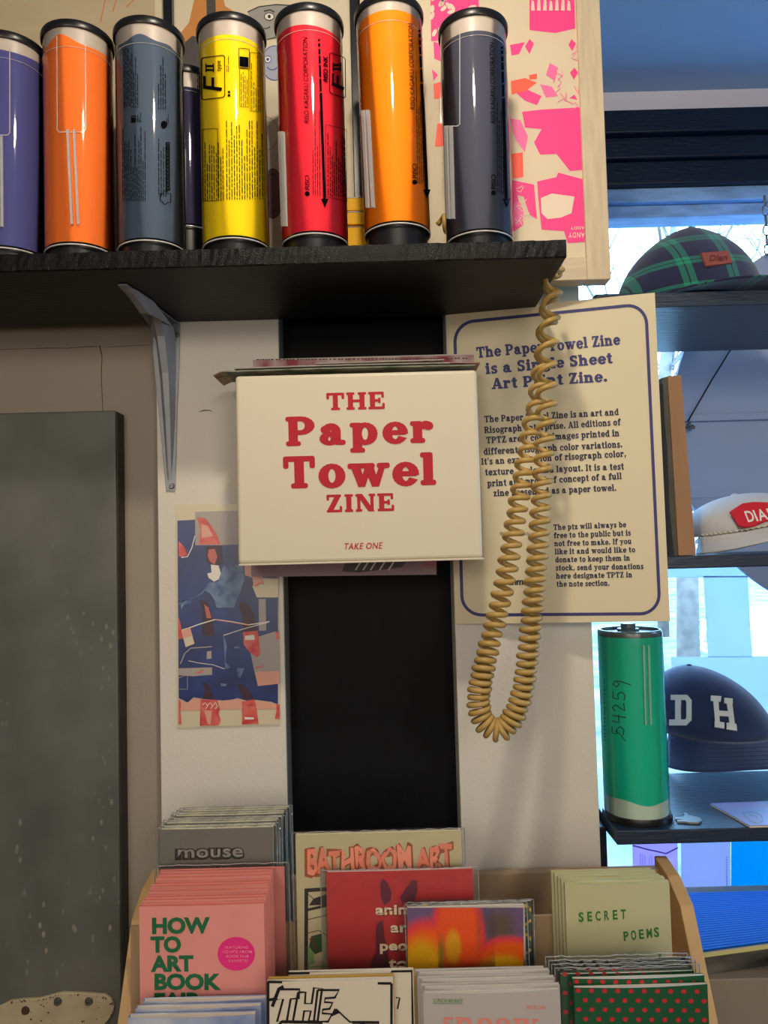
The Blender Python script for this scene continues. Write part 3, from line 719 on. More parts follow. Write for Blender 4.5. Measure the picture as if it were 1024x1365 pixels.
def arrow(m, fn, x0, y0, x1, y1):
    X = lambda y: x0 + (x1 - x0) * (y - y0) / (y1 - y0)
    for a, b in ((0, .012), (.025, .045), (.06, .09), (.10, .145), (.155, .225), (.235, .31)):
        a = y0 + a*(y1-y0); b = y0 + b*(y1-y0); stroke(m, fn, [(X(a), a), (X(b), b)], 2.8, .0004)
    a = y0 + .32*(y1-y0); b = y1 - 11; stroke(m, fn, [(X(a), a), (X(b), b)], 3.6, .0004)
    poly(m, fn, [(x1 - 5, y1 - 12), (x1 + 5, y1 - 12), (x1, y1)], .0004)
def boxline(m, fn, x0, y0, x1, y1, wd=.8, r=1.0, sl=0.0):
    p = [(a, b + sl * (a - x0)) for a, b in rrect(x0, y0, x1, y1, r)]; loop_stroke(m, fn, p, wd, .0004)
def roman(m, fn, x, y):       # the roman numeral two, lying on its side
    for yy in (y, y - 5.2): stroke(m, fn, [(x - 10, yy), (x, yy)], 2.6, .0004)
    for xx in (x - 10, x): stroke(m, fn, [(xx, y + 3), (xx, y - 8.5)], 1.5, .0004)
def ink(nm, rgb, **k): return mat('ink_' + nm, s2l(*rgb), .6, spec=.1, noise=.03, nscale=6, **k)
I_purple = ink('purple', (84, 84, 142)); I_or = ink('orange', (238, 128, 50)); I_slate = ink('slate', (84, 98, 116)); I_yel = ink('yellow', (242, 214, 8))
I_red = ink('red', (226, 44, 62)); I_amb = ink('amber', (250, 146, 12)); I_grey = ink('dark_grey', (80, 82, 98)); I_vio = ink('violet', (48, 44, 74))

cartridge(14, 'purple ink cartridge with black cap, cut off by the left edge of the photo', I_purple, 46, 329, 62, ribs=[(-3, 1, -2, 2, 183, 303)], window=(-12, 60, 13, 180), wave=lambda a: .003 * math.sin(2 * a + .5))
cartridge(107, 'bright orange ink cartridge with a peak of ink rising under its black cap', I_or, 32, 324.5, 53, ribs=[(90, 98, 95, 103, 174, 300)], window=(77, 48, 115, 176), lean=-.004,
          wave=lambda a: .013 * math.exp(-((a - (1.5*PI - .15)) / .42) ** 2) - .004 * math.sin(a * 1.0 + PI))
def pr_slate(m, fn):
    fine(m, fn, 166, 186, 64, 144, 2.6, .9, 1); fine(m, fn, 212, 223, 70, 146, 3.0, 1.0, 2)
    fine(m, fn, 164, 196, 168, 268, 2.7, .9, 3); fine(m, fn, 212, 222, 182, 262, 3.2, .9, 4)
    put(m, fn, sans('61', .03), 182, 162, 7, 'l', UP, h=.0004); stroke(m, fn, [(175, 158), (181, 158)], 2.5, .0004); stroke(m, fn, [(175, 162), (181, 162)], 2.5, .0004); fine(m, fn, 184, 190, 150, 163, 2, .8, 5)
    disc(m, fn, 219, 166, 4, 5, .0004); fine(m, fn, 223, 226, 152, 168, 1.8, .8, 6)
    for k in range(13): boxline(m, fn, 222, 190 + k * 5.0, 226.5, 193.5 + k * 5.0, 1.2, .5); stroke(m, fn, [(221, 192 + k*5), (227, 192 + k*5)], 1, .0004)
    loop_stroke(m, fn, [(214, 258), (218, 258), (218, 255), (224, 255), (224, 258), (228, 258), (228, 270), (223, 270), (220, 273), (216, 268), (214, 268)], 1.0, .0004)
cartridge(203, 'slate blue-grey ink cartridge covered in fine print, beside the yellow one', I_slate, 27, 319.5, 49, prints=pr_slate, wave=lambda a: .003 * math.sin(3 * a) + .002 * math.sin(7 * a), lean=-.003)
def pr_yel(m, fn):
    boxline(m, fn, 270, 77, 301, 133, 1.2, 3.5, -.12)
    stroke(m, fn, [(272, 115.5), (297, 119)], 4.6, .0005); stroke(m, fn, [(273.8, 101), (273.8, 117)], 3.8, .0005); stroke(m, fn, [(285, 103), (285, 118)], 3.6, .0005)
    roman(m, fn, 286, 93)
    put(m, fn, sans('type', .01), 295.5, 95, 6.0, 'l', UP, h=.0004)
    for y in (121, 125.5): poly(m, fn, [(305, y), (308.2, y), (308.2, y + 3.2), (305, y + 3.2)], .0004)
    boxline(m, fn, 320, 64, 334, 90, .8, .8, .1); poly(m, fn, [(321, 75), (333, 76.5), (333, 90), (321, 88.5)], .0004)
    boxline(m, fn, 321, 91, 333, 142, .6, .8, .1); fine(m, fn, 323, 333, 93, 142, 2.6, .8, 11); boxline(m, fn, 335, 70, 348, 148, .6, .8, .1); fine(m, fn, 337, 347, 74, 148, 2.8, .9, 12)
    boxline(m, fn, 271, 172, 291, 268, .7, 1, -.05); fine(m, fn, 274, 300, 186, 268, 3.0, 1.0, 13); fine(m, fn, 303, 351, 160, 266, 3.4, 1.1, 14)
    fine(m, fn, 304, 308, 75, 96, 2.2, .8, 15); fine(m, fn, 265, 269, 96, 126, 2.0, 1.2, 16, False)
cartridge(315, 'yellow ink cartridge printed with a boxed letter F on its side', I_yel, 22, 316.5, 45, prints=pr_yel, lean=-.006)
def pr_red(m, fn):
    riso(m, fn, 413, 165, 50); arrow(m, fn, 427, 52, 433.5, 277); logo(m, fn, 410, 261)
    put(m, fn, sans('RISO INK', .03, .95), 438.5, 110, 6, 'l', UP, h=.0004, shear=.2, width=35)
    boxline(m, fn, 441, 70, 462, 124, 1.1, 3, .35); stroke(m, fn, [(444, 111), (460, 119)], 4.4, .0005); stroke(m, fn, [(445.5, 98), (445.5, 113)], 2.8, .0005); stroke(m, fn, [(452, 101), (452, 115)], 2.8, .0005); roman(m, fn, 456, 92)
    boxline(m, fn, 435, 166, 463, 262, .6, 1, .25); fine(m, fn, 438, 462, 176, 262, 2.8, 1, 21); fine(m, fn, 418, 428, 125, 262, 3.0, .8, 22)
cartridge(420, 'red ink cartridge with a long black arrow down its side', I_red, 10, 310.5, 32, prints=pr_red, ribs=[(374.5, 378, 378, 381, 176, 302)], lean=-.006, wave=lambda a: .002 * math.sin(2 * a))
def pr_amb(m, fn):
    riso(m, fn, 555.5, 147, 32); arrow(m, fn, 563, 40, 570.5, 265); logo(m, fn, 554, 246); fine(m, fn, 558, 566, 95, 245, 2.6, .8, 31)
cartridge(530, 'amber-orange ink cartridge standing highest, its black foot showing', I_amb, -3, 297, 12, prints=pr_amb, ribs=[(486.5, 492.5, 491, 498, 147, 277)], lean=-.012)
def pr_gr(m, fn):
    riso(m, fn, 660.5, 165, 57); arrow(m, fn, 669.5, 62, 675.5, 277); logo(m, fn, 658, 260); fine(m, fn, 663, 672, 124, 258, 2.8, .8, 41)
cartridge(639, 'dark grey ink cartridge at the right end of the row, beside the pink print', I_grey, 17, 307.5, 40, prints=pr_gr, ribs=[(594.5, 601, 598, 604, 169, 292)], window=(588, 36, 613, 168), lean=0.0)
# second row: dark cartridge half hidden
cartridge(250.5, 'dark violet ink cartridge half hidden in the second row behind the slate one', I_vio, 92, 300, 114, Y=1.070, ribs=[(245, 245, 245, 245, 200, 318)], grp='ink cartridges standing on the shelf', pbase=250)

# ------------------------------------------------------------------ white paper dispenser
DY = 1.03
M_enam = mat('cream_white_enamel', s2l(216, 204, 180), .42, spec=.4, bump=.08, bscale=120)
M_cred = mat('crimson_lettering', s2l(184, 4, 34), .5, spec=.3)
dx0, dx1, dz0, dz1 = UX(315, 620, DY), UX(640, 620, DY), UZ(480, 748.5, DY), UZ(480, 496.5, DY)
dp = thing('paper_dispenser', 'cream-white metal towel dispenser lettered in red, mounted over the black slot', 'dispenser', ((dx0+dx1)/2, W, dz0))
bm = MB().box(dx0, dx1, DY, W - .016, dz0, dz1).build('housing', M_enam, dp, bevel=.005)
MB().box(dx0 + .06, dx1 - .06, W - .016, W + .055, dz0 + .05, dz1 - .05).build('mounting_block', M_black, dp)
MB().box(dx0 + .001, dx1 + .0015, DY + .001, W - .018, dz0 - .0016, dz0 + .001).build('bottom_lip', M_enam, dp, bevel=.0005)
fn = flatY(DY); m = MB(); A = -.026
put(m, fn, slab('THE', .12, .028), 474.5, 545.5, 22, 'c', A, width=78)
put(m, fn, slab('Paper', .17, .040), 480, 591.0, 36.5, 'c', A, width=195)
put(m, fn, slab('Towel', .12, .040), 479.5, 647.5, 40, 'c', A, width=202)
put(m, fn, slab('ZINE', .12, .028), 480.5, 681.5, 22.5, 'c', A, width=91)
put(m, fn, sans('TAKE ONE', .012, 1.08), 458, 732.5, 8.6, 'l', A, width=51, shear=.22)
m.build('lettering', M_cred, dp)
# folded prints stuffed into the open top
z_t = dz1 + .0008
def top_sheet(label, px0, px1, py, Yf, dep, mt, bend=0.0, edge=None, yaw=0.0, thick=.0012, corner=None, nm='zine'):
    t = thing(nm, label, 'zine', (UX((px0+px1)/2, py, Yf), Yf, UZ((px0+px1)/2, py, Yf)), 'folded prints on the dispenser')
    p0, p1 = U(px0, py + (500-px0)*0.0, Yf), U(px1, py, Yf)
    z = UZ((px0+px1)/2, py, Yf); m = MB(); n = 10; vs = []
    for i in range(n + 1):
        u = i / n; x = p0.x + (p1.x - p0.x) * u; zz = z + bend * math.sin(u * PI)
        if corner and u < .12: zz -= corner * (1 - u / .12)
        vs += [(x, Yf + yaw * (u - .5), zz), (x, Yf + dep + yaw * (u - .5), zz + .001), (x, Yf + yaw * (u - .5), zz + thick), (x, Yf + dep + yaw * (u - .5), zz + thick + .001)]
    fs = []
    for i in range(n):
        a, b = i*4, i*4+4; fs += [(a, a+1, b+1, b), (a+2, b+2, b+3, a+3), (a, b, b+2, a+2), (a+1, a+3, b+3, b+1)]
    fs += [(0, 2, 3, 1), (n*4, n*4+1, n*4+3, n*4+2)]
    m.add(vs, fs); o = m.build('paper', mt, t)
    return t, z
M_pap = mat('print_paper_white', s2l(205, 196, 180), .6, noise=.08, nscale=30)
M_pred = mat('print_red_blotches', s2l(150, 45, 60), .6, nscale=28, col2=s2l(205, 190, 178))
M_pgrn = mat('print_green_blotches', s2l(80, 100, 78), .6, nscale=28, col2=s2l(170, 165, 150))
M_pbrn = mat('print_brown', s2l(150, 110, 80), .6, nscale=70, col2=s2l(200, 180, 150))
top_sheet('brownish folded print at the bottom of the pile, its corner drooping past the dispenser', 284, 380, 494.0, 1.052, .07, M_pbrn, -.001, corner=.006, thick=.0012)
top_sheet('green-edged folded print lying across the full dispenser top', 300, 634, 491.5, 1.036, .09, M_pgrn, .001, thick=.0014)
top_sheet('plain white folded print above the green-edged one', 312, 600, 488.0, 1.040, .09, M_pap, .0008, thick=.0016)
top_sheet('pink-edged folded print poking out at the right of the dispenser top', 470, 641, 485.0, 1.050, .06, mat('print_pink', s2l(200, 140, 130), .6), .0005, thick=.0012, yaw=.01)
top_sheet('white print with one flap folded forward over the red one', 420, 592, 482.5, 1.036, .06, M_pap, .0, thick=.0012, yaw=-.004)
# upright red-printed strip with a row of tiny lettering
t = thing('zine', 'red-blotched folded print on top of the pile with a row of tiny letters', 'zine', (UX(480, 480, 1.06), 1.06, dz1), 'folded prints on the dispenser')
a0, a1 = UX(337, 480, 1.06), UX(632, 475, 1.06)
MB().box(a0, a1, 1.06, 1.0615, UZ(480, 488, 1.06), UZ(480, 476.5, 1.06)).build('paper', M_pred, t)
MB().box(a0, a1, 1.0595, 1.1, UZ(480, 477, 1.06), UZ(480, 475.5, 1.06)).build('fold', M_pap, t)
m = MB(); r = random.Random(2); x = 342
while x < 622:
    e = x + r.uniform(2, 3.5); stroke(m, flatY(1.0595), [(x, 478.6 - (x-480)*.026*.25), (e, 478.6 - (e-480)*.026*.25)], 1.5, .0004); x = e + r.choice((1, 1, 1, 3))
m.build('tiny_lettering', mat('dark_red_ink', s2l(90, 20, 35), .5), t)
# print hanging out of the slot below
lp = thing('zine', 'violet and red print sticking out of the slot under the dispenser', 'zine', (UX(480, 770, 1.135), 1.135, UZ(470, 770, 1.135)), 'folded prints on the dispenser')
def fn_low(u, v):
    n = .5 + .5 * math.sin(u * 19 + v * 3) * math.cos(u * 7 - v * 5)
    a = Vector(s2l(150, 120, 128)); b = Vector(s2l(118, 72, 100)); c = Vector(s2l(170, 70, 62))
    q = a.lerp(b, v if n > .3 else .4 * v); 
    if .48 < u < .56 and v > .5: q = q.lerp(c, .8)
    if u > .93 and v > .3: q = q.lerp(c, .5)
    return q
colour_sheet('paper', U(335, 769, 1.135), U(582, 766, 1.135), U(335, 735, 1.135), U(582, 735, 1.135), 60, 8, fn_low, attr_mat('soft_print', .5), lp)
m = MB(); fn = flatY(1.135)
poly(m, fn, [(456, 762), (460, 750), (544, 746), (536, 756), (480, 763)], .0004); m.build('grey_patch', mat('print_dark_grey', s2l(75, 65, 68), .6), lp)
m = MB(); 
for k, x in enumerate((474, 484, 494, 506, 518)): stroke(m, fn, [(x, 760), (x + 7, 749)], 2.2, .0008)
m.build('pale_strokes', M_pap, lp)

# ------------------------------------------------------------------ collage print on the left board
CY = W - .0035
cp = thing('art_print', 'blue and red collage print taped to the white board under the bracket', 'print', (UX(305, 970, CY), CY, UZ(305, 968, CY)))
Mp = [mat('collage_cream', s2l(212, 198, 168), .3), mat('collage_blue', s2l(28, 54, 122), .28, nscale=22, col2=s2l(20, 34, 88), spec=.6), mat('collage_red', s2l(200, 52, 54), .3, nscale=60, col2=s2l(220, 110, 100)),
      mat('collage_pale_blue', s2l(110, 135, 165), .3, nscale=60, col2=s2l(60, 84, 134)), mat('collage_dark', s2l(48, 30, 52), .3, nscale=60, col2=s2l(70, 34, 48)), mat('collage_pink', s2l(222, 160, 140), .3), mat('collage_white', s2l(226, 218, 206), .3),
      mat('collage_grey', s2l(165, 155, 148), .3), mat('collage_skin', s2l(190, 100, 88), .3)]
fn = flatY(CY)
p00, p10, p01, p11 = U(236, 970.5, CY), U(373.5, 965.5, CY), U(234, 673, CY), U(369.5, 672, CY)
m = MB(); N = 12; vs = []
for j in range(N + 1):
    for i in range(N + 1):
        u, v = i/N, j/N; p = p00*(1-u)*(1-v)+p10*u*(1-v)+p01*(1-u)*v+p11*u*v; vs.append(p + Vector((0, .0010 , 0)))
m.add(vs, [(j*(N+1)+i, j*(N+1)+i+1, (j+1)*(N+1)+i+1, (j+1)*(N+1)+i) for j in range(N) for i in range(N)]); m.build('sheet', Mp[0], cp, solid=.0006)
m = MB()
def CPP(pts, mi, lvl=1): poly(m, fn, [(230 + x / 4.267, 660 + y / 4.267) for x, y in pts], .0002 * lvl, mi)
def CST(pts, w_, mi, lvl=3): stroke(m, fn, [(230 + x / 4.267, 660 + y / 4.267) for x, y in pts], w_, .0002 * lvl, mi)
CPP([(28, 145), (130, 140), (130, 280), (600, 275), (600, 1190), (560, 1175), (480, 1165), (430, 1170), (370, 1155), (310, 1170), (250, 1165), (180, 1160), (120, 1150), (85, 1180), (60, 1165), (35, 1155)], 1)
CPP([(128, 95), (370, 88), (370, 280), (270, 285), (130, 285)], 7, 2)
CPP([(140, 125), (185, 130), (225, 180), (255, 230), (272, 280), (150, 282), (160, 200)], 2, 3); CPP([(165, 165), (200, 175), (232, 232), (165, 245)], 5, 4)
CPP([(35, 260), (70, 300), (85, 340), (50, 352), (35, 345)], 2, 2); CST([(128, 230), (110, 300), (85, 350), (50, 355)], 1.2, 6)
CPP([(190, 290), (280, 285), (290, 390), (240, 410), (190, 380)], 4, 2)
CPP([(205, 310), (240, 305), (255, 350), (240, 395), (215, 380), (200, 345)], 8, 3)
CPP([(218, 395), (262, 400), (275, 445), (262, 480), (235, 492), (205, 470), (198, 445), (222, 440)], 6, 4)
CPP([(290, 400), (400, 395), (410, 480), (380, 560), (350, 640), (250, 640), (240, 600), (215, 560), (180, 540), (205, 500), (260, 490)], 3, 2)
CST([(35, 620), (60, 600), (140, 575), (170, 555), (185, 532)], 1.4, 3); CPP([(45, 600), (100, 590), (108, 615), (70, 620), (48, 650)], 3, 3)
CPP([(410, 400), (490, 395), (520, 490), (480, 525), (460, 520), (455, 470), (412, 455)], 5, 3); CST([(470, 515), (500, 500), (518, 505), (512, 490)], 2.0, 2, 4)
CPP([(480, 470), (600, 475), (600, 582), (480, 582), (455, 520)], 0, 2)
CPP([(150, 600), (190, 605), (215, 650), (230, 720), (240, 800), (165, 800), (170, 700), (172, 640)], 4, 3); CPP([(180, 620), (205, 640), (222, 700), (195, 700)], 8, 4)
CPP([(380, 605), (430, 620), (465, 680), (480, 770), (400, 790), (400, 700), (385, 650)], 4, 3); CPP([(400, 780), (485, 770), (500, 900), (480, 925), (435, 890), (405, 850)], 2, 4); CPP([(412, 800), (465, 795), (468, 822), (412, 825)], 6, 5)
CPP([(490, 590), (530, 590), (534, 770), (492, 772)], 7, 2)
CST([(55, 770), (150, 735), (240, 708), (340, 720), (430, 738), (500, 728), (552, 718)], 1.4, 6, 5); CST([(290, 798), (400, 762), (550, 722)], 1.0, 6, 5); CST([(240, 708), (430, 740)], .8, 2, 6)
CPP([(50, 765), (100, 750), (125, 845), (75, 865), (60, 810)], 0, 4); CPP([(54, 770), (100, 752), (112, 800), (66, 815)], 5, 5); CPP([(34, 690), (48, 740), (58, 815), (34, 820)], 2, 3)
CST([(45, 960), (70, 900), (105, 870), (225, 862)], 1.4, 7, 3); CPP([(35, 985), (225, 980), (225, 1022), (120, 1030), (35, 1025)], 7, 2); CST([(35, 1040), (85, 1022), (85, 1104), (40, 1104)], .9, 7, 3)
CPP([(195, 890), (222, 885), (222, 930), (195, 932)], 7, 3); CST([(90, 942), (150, 955), (230, 965), (295, 988)], .8, 6, 4); CPP([(125, 1012), (180, 990), (160, 1012)], 2, 4)
CPP([(440, 820), (585, 775), (605, 800), (610, 1070), (485, 1085), (465, 1000), (440, 880)], 7, 2); CPP([(470, 1005), (608, 1000), (610, 1072), (487, 1086)], 5, 3); CST([(472, 988), (490, 975), (510, 985), (515, 965)], 1.6, 2, 4); CPP([(585, 780), (605, 775), (608, 820), (590, 820)], 2, 3)
CPP([(290, 800), (310, 850), (300, 950), (330, 980), (300, 990)], 3, 2); CPP([(365, 985), (410, 985), (385, 1040), (370, 1030)], 3, 2); CPP([(275, 1070), (310, 1075), (300, 1088), (275, 1085)], 3, 2); CPP([(350, 860), (382, 862), (380, 872), (350, 872)], 3, 2)
CPP([(165, 1060), (205, 1080), (240, 1160), (170, 1160), (185, 1110)], 4, 3); CPP([(370, 1075), (410, 1080), (470, 1160), (400, 1165)], 4, 3)
CPP([(35, 1160), (85, 1185), (120, 1155), (160, 1160), (160, 1222), (35, 1228)], 5, 2); CPP([(270, 1170), (370, 1160), (400, 1170), (395, 1218), (270, 1220)], 5, 2); CPP([(470, 1170), (610, 1190), (608, 1215), (480, 1218)], 5, 2)
CPP([(160, 1162), (255, 1165), (270, 1220), (262, 1240), (275, 1280), (262, 1310), (155, 1312)], 2, 3); CPP([(180, 1225), (200, 1300), (215, 1305), (225, 1225)], 5, 4)
CPP([(395, 1175), (465, 1160), (480, 1220), (490, 1300), (395, 1305)], 2, 3); CPP([(410, 1262), (465, 1265), (462, 1276), (412, 1276)], 6, 4); CPP([(34, 1160), (48, 1180), (45, 1240), (52, 1300), (34, 1305)], 2, 3); CPP([(590, 1190), (609, 1190), (610, 1275), (582, 1272), (592, 1220)], 2, 3)
for k in range(3):
    CST([(170 + k*30, 1195), (185 + k*30, 1180), (200 + k*28, 1200), (188 + k*28, 1215)], 1.1, 6, 5); CST([(400 + k*18, 1215), (420 + k*15, 1185), (440 + k*8, 1200)], 1.1, 2, 6)
m.build('collage_figures', Mp, cp)

# ------------------------------------------------------------------ lettered poster
ax0 = U(597, 417, W - .003); 
PL, PR = W - .003, 1.095
tl, tr, bl_, br_ = U(597, 417.5, PL), U(873, 390, PR), U(607, 832, PL), U(893.5, 828, PR)
nrm = (tr - tl).cross(bl_ - tl).normalized()
if nrm.y > 0: nrm = -nrm
fnp = on_plane(tl, nrm)
p4 = [fnp(597, 417.5), fnp(873, 390), fnp(893.5, 828), fnp(607, 832)]
po = thing('poster', 'large cream poster with blue rounded border and paper towel zine text', 'poster', tuple((p4[2] + p4[3]) / 2))
M_pos = mat('poster_cream_paper', s2l(222, 208, 172), .38, spec=.4, noise=.02, nscale=4)
M_navyink = mat('navy_print', s2l(38, 40, 110), .5, noise=.12, nscale=120)
m = MB(); m.prism(p4, -nrm * .0012); m.build('sheet', M_pos, po)
m = MB()
def quadmap(u, v):  # rounded border corner positions measured on the sheet
    c = [(606, 430.5), (861, 405), (880, 818), (616.5, 820)]
    x = c[0][0]*(1-u)*(1-v)+c[1][0]*u*(1-v)+c[2][0]*u*v+c[3][0]*(1-u)*v; y = c[0][1]*(1-u)*(1-v)+c[1][1]*u*(1-v)+c[2][1]*u*v+c[3][1]*(1-u)*v; return (x, y)
bp = [quadmap(a / 260., b / 400.) for a, b in rrect(0, 0, 260, 400, 26, 8)]
q = []
for i in range(len(bp)):
    a, b = bp[i], bp[(i+1) % len(bp)]; L = max(1, int(math.hypot(b[0]-a[0], b[1]-a[1]) / 20)); q += [(a[0]+(b[0]-a[0])*k/L, a[1]+(b[1]-a[1])*k/L) for k in range(L)]
stroke(m, fnp, q + [q[0]], 4.2, .0004); m.build('border', M_navyink, po)
def line_txt(m, s_, x0, y0, x1, y1, hh, tr_=.10):
    put(m, fnp, slab(s_, tr_, .035), x0, y0, hh, 'l', math.atan2(y1 - y0, x1 - x0), width=math.hypot(x1-x0, y1-y0), h=.0004)
m = MB()
for a in (('The Paper Towel Zine', 636, 477, 827, 459, 13.8), ('is a Single Sheet', 648, 498.5, 817, 483.5, 13.8), ('Art Print Zine.', 656, 518.5, 810, 508, 13.8)): line_txt(m, *a)
m.build('heading', M_navyink, po)
m = MB()
for a in (('The Paper Towel Zine is an art and', 646, 563, 825, 553), ('Risograph enterprise. All editions of', 646, 577.5, 827.5, 566.5), ('TPTZ are 2 color images printed in', 648.5, 591, 826, 581), ('different risograph color variations.', 645, 606, 830, 596),
          ("It's an exploration of risograph color,", 642, 619.5, 835, 608.5), ('texture, style and layout. It is a test', 647, 633.5, 832, 625.5), ('print and proof of concept of a full', 650, 648.5, 829, 638.5), ('zine presented as a paper towel.', 658, 661.5, 822, 654)):
    line_txt(m, *a, 8.4)
for i, (s_, x1) in enumerate((('The ptz will always be', 835), ('free to the public but is', 841), ('not free to make. If you', 842), ('like it and would like to', 847), ('donate to keep them in', 840), ('stock, send your donations', 858), ('here designate TPTZ in', 843), ('the note section.', 813))):
    y = 706.5 + i * 10.8; x0 = 738 + i * .6; line_txt(m, s_, x0, y, x1, y - 4 + i * .35, 7.2)
m.build('body_text', mat('navy_black_print', s2l(28, 26, 62), .5), po)
m = MB(); put(m, fnp, sans('Riso Club', .01, 1.1), 666, 713.5, 4.6, 'l', -.01, width=40, h=.0004); m.build('small_caption', mat('grey_print', s2l(150, 140, 122), .5), po)
m = MB(); put(m, fnp, sans('venmo', .035, .95), 672, 779.5, 9.0, 'l', -.01, width=32, h=.0004, shear=.15); m.build('pay_name', mat('black_print', s2l(20, 20, 30), .5), po)

# ------------------------------------------------------------------ coiled cord
M_cord = mat('tan_rubber_cord', s2l(186, 152, 84), .38, spec=.45, noise=.08, nscale=30)
def catmull(P, n):
    P = [P[0]] + P + [P[-1]]; out = []
    for i in range(1, len(P) - 2):
        for k in range(n):
            t = k / n; a, b, c, d = P[i-1], P[i], P[i+1], P[i+2]
            out.append(.5 * ((2*b) + (c-a)*t + (2*a-5*b+4*c-d)*t*t + (3*b-a-3*c+d)*t**3))
    out.append(P[-2]); return out
# control points: (px, py, depth, coil radius in px, pitch in px)
ctl = [(747, 349, 1.012, 4, 34), (742, 358, 1.01, 9, 32), (737, 378, 1.01, 11.5, 34), (734, 420, 1.005, 12, 33), (730, 470, 1.0, 12, 30), (729, 520, .995, 12, 26), (727, 570, .99, 12, 22), (723, 640, .985, 11.5, 18), (718, 720, .98, 12, 16), (711, 800, .975, 12, 13), (704, 870, .975, 12, 11.5), (697, 920, .975, 12, 10), (683, 958, .975, 13, 9.5), (664, 974, .975, 13, 8.5),
       (645, 962, .975, 13, 9.2), (638, 935, .975, 13, 9.2), (643, 900, .975, 13, 9.6), (652, 862, .98, 12, 12), (664, 815, .985, 12, 14.5), (676, 760, .985, 12, 16), (688, 690, .99, 12, 16), (698, 630, .995, 11.5, 17), (707, 580, 1.0, 11.5, 19), (717, 530, 1.01, 11.5, 23), (724, 480, 1.02, 11.5, 27), (730, 430, 1.03, 11.5, 31), (735, 385, 1.032, 11, 33), (741, 358, 1.03, 7, 34), (745, 350, 1.028, 3, 34)]
def coil(ctl):
    px_pts = [Vector((a, b, c)) for a, b, c, d, e in ctl]; aux = [Vector((d, e, 0)) for a, b, c, d, e in ctl]
    ns = 14; cl = catmull(px_pts, ns); ax = catmull(aux, ns)
    P3 = [U(p.x, p.y, p.z) for p in cl]
    # resample finely and wind
    dist = [0.0]; ph = [0.0]
    for i in range(1, len(P3)):
        d = (Vector((cl[i].x, cl[i].y)) - Vector((cl[i-1].x, cl[i-1].y))).length
        ph.append(ph[-1] + 2*PI * d / ((ax[i].y + ax[i-1].y) / 2)); dist.append(dist[-1] + d)
    pts = []; tot = ph[-1]; steps = int(tot / (2*PI) * 14); j = 0; side0 = Vector((0, 1, 0))
    for s_ in range(steps + 1):
        a = tot * s_ / steps
        while j < len(ph) - 2 and ph[j+1] < a: j += 1
        t = (a - ph[j]) / max(1e-9, ph[j+1] - ph[j]); t = min(max(t, 0), 1)
        c = P3[j].lerp(P3[j+1], t); T_ = (P3[min(j+2, len(P3)-1)] - P3[max(j-1, 0)]).normalized()
        Yd = cl[j].z; r_ = (ax[j].x * (1-t) + ax[j+1].x * t - 1.0) * Yd / F
        e1 = (side0 - T_ * side0.dot(T_)).normalized(); e2 = T_.cross(e1)
        w_ = 1 + .06 * math.sin(a * .37)
        pts.append(c + (e1 * math.cos(a) + e2 * math.sin(a)) * r_ * w_)
    return pts
cm = MB().tube(coil(ctl), .0037, 8)
cm.tube(coil([(584, 296, 1.045, 10, 17), (600, 300, 1.045, 10, 17), (630, 300, 1.050, 10, 18), (662, 298, 1.050, 9, 20)]), .0037, 8)
o = cm.build('coiled_cord', M_cord, smooth=True)
tag(o, 'tan coiled telephone-style cord hanging in a loop from the shelf end', 'cord')

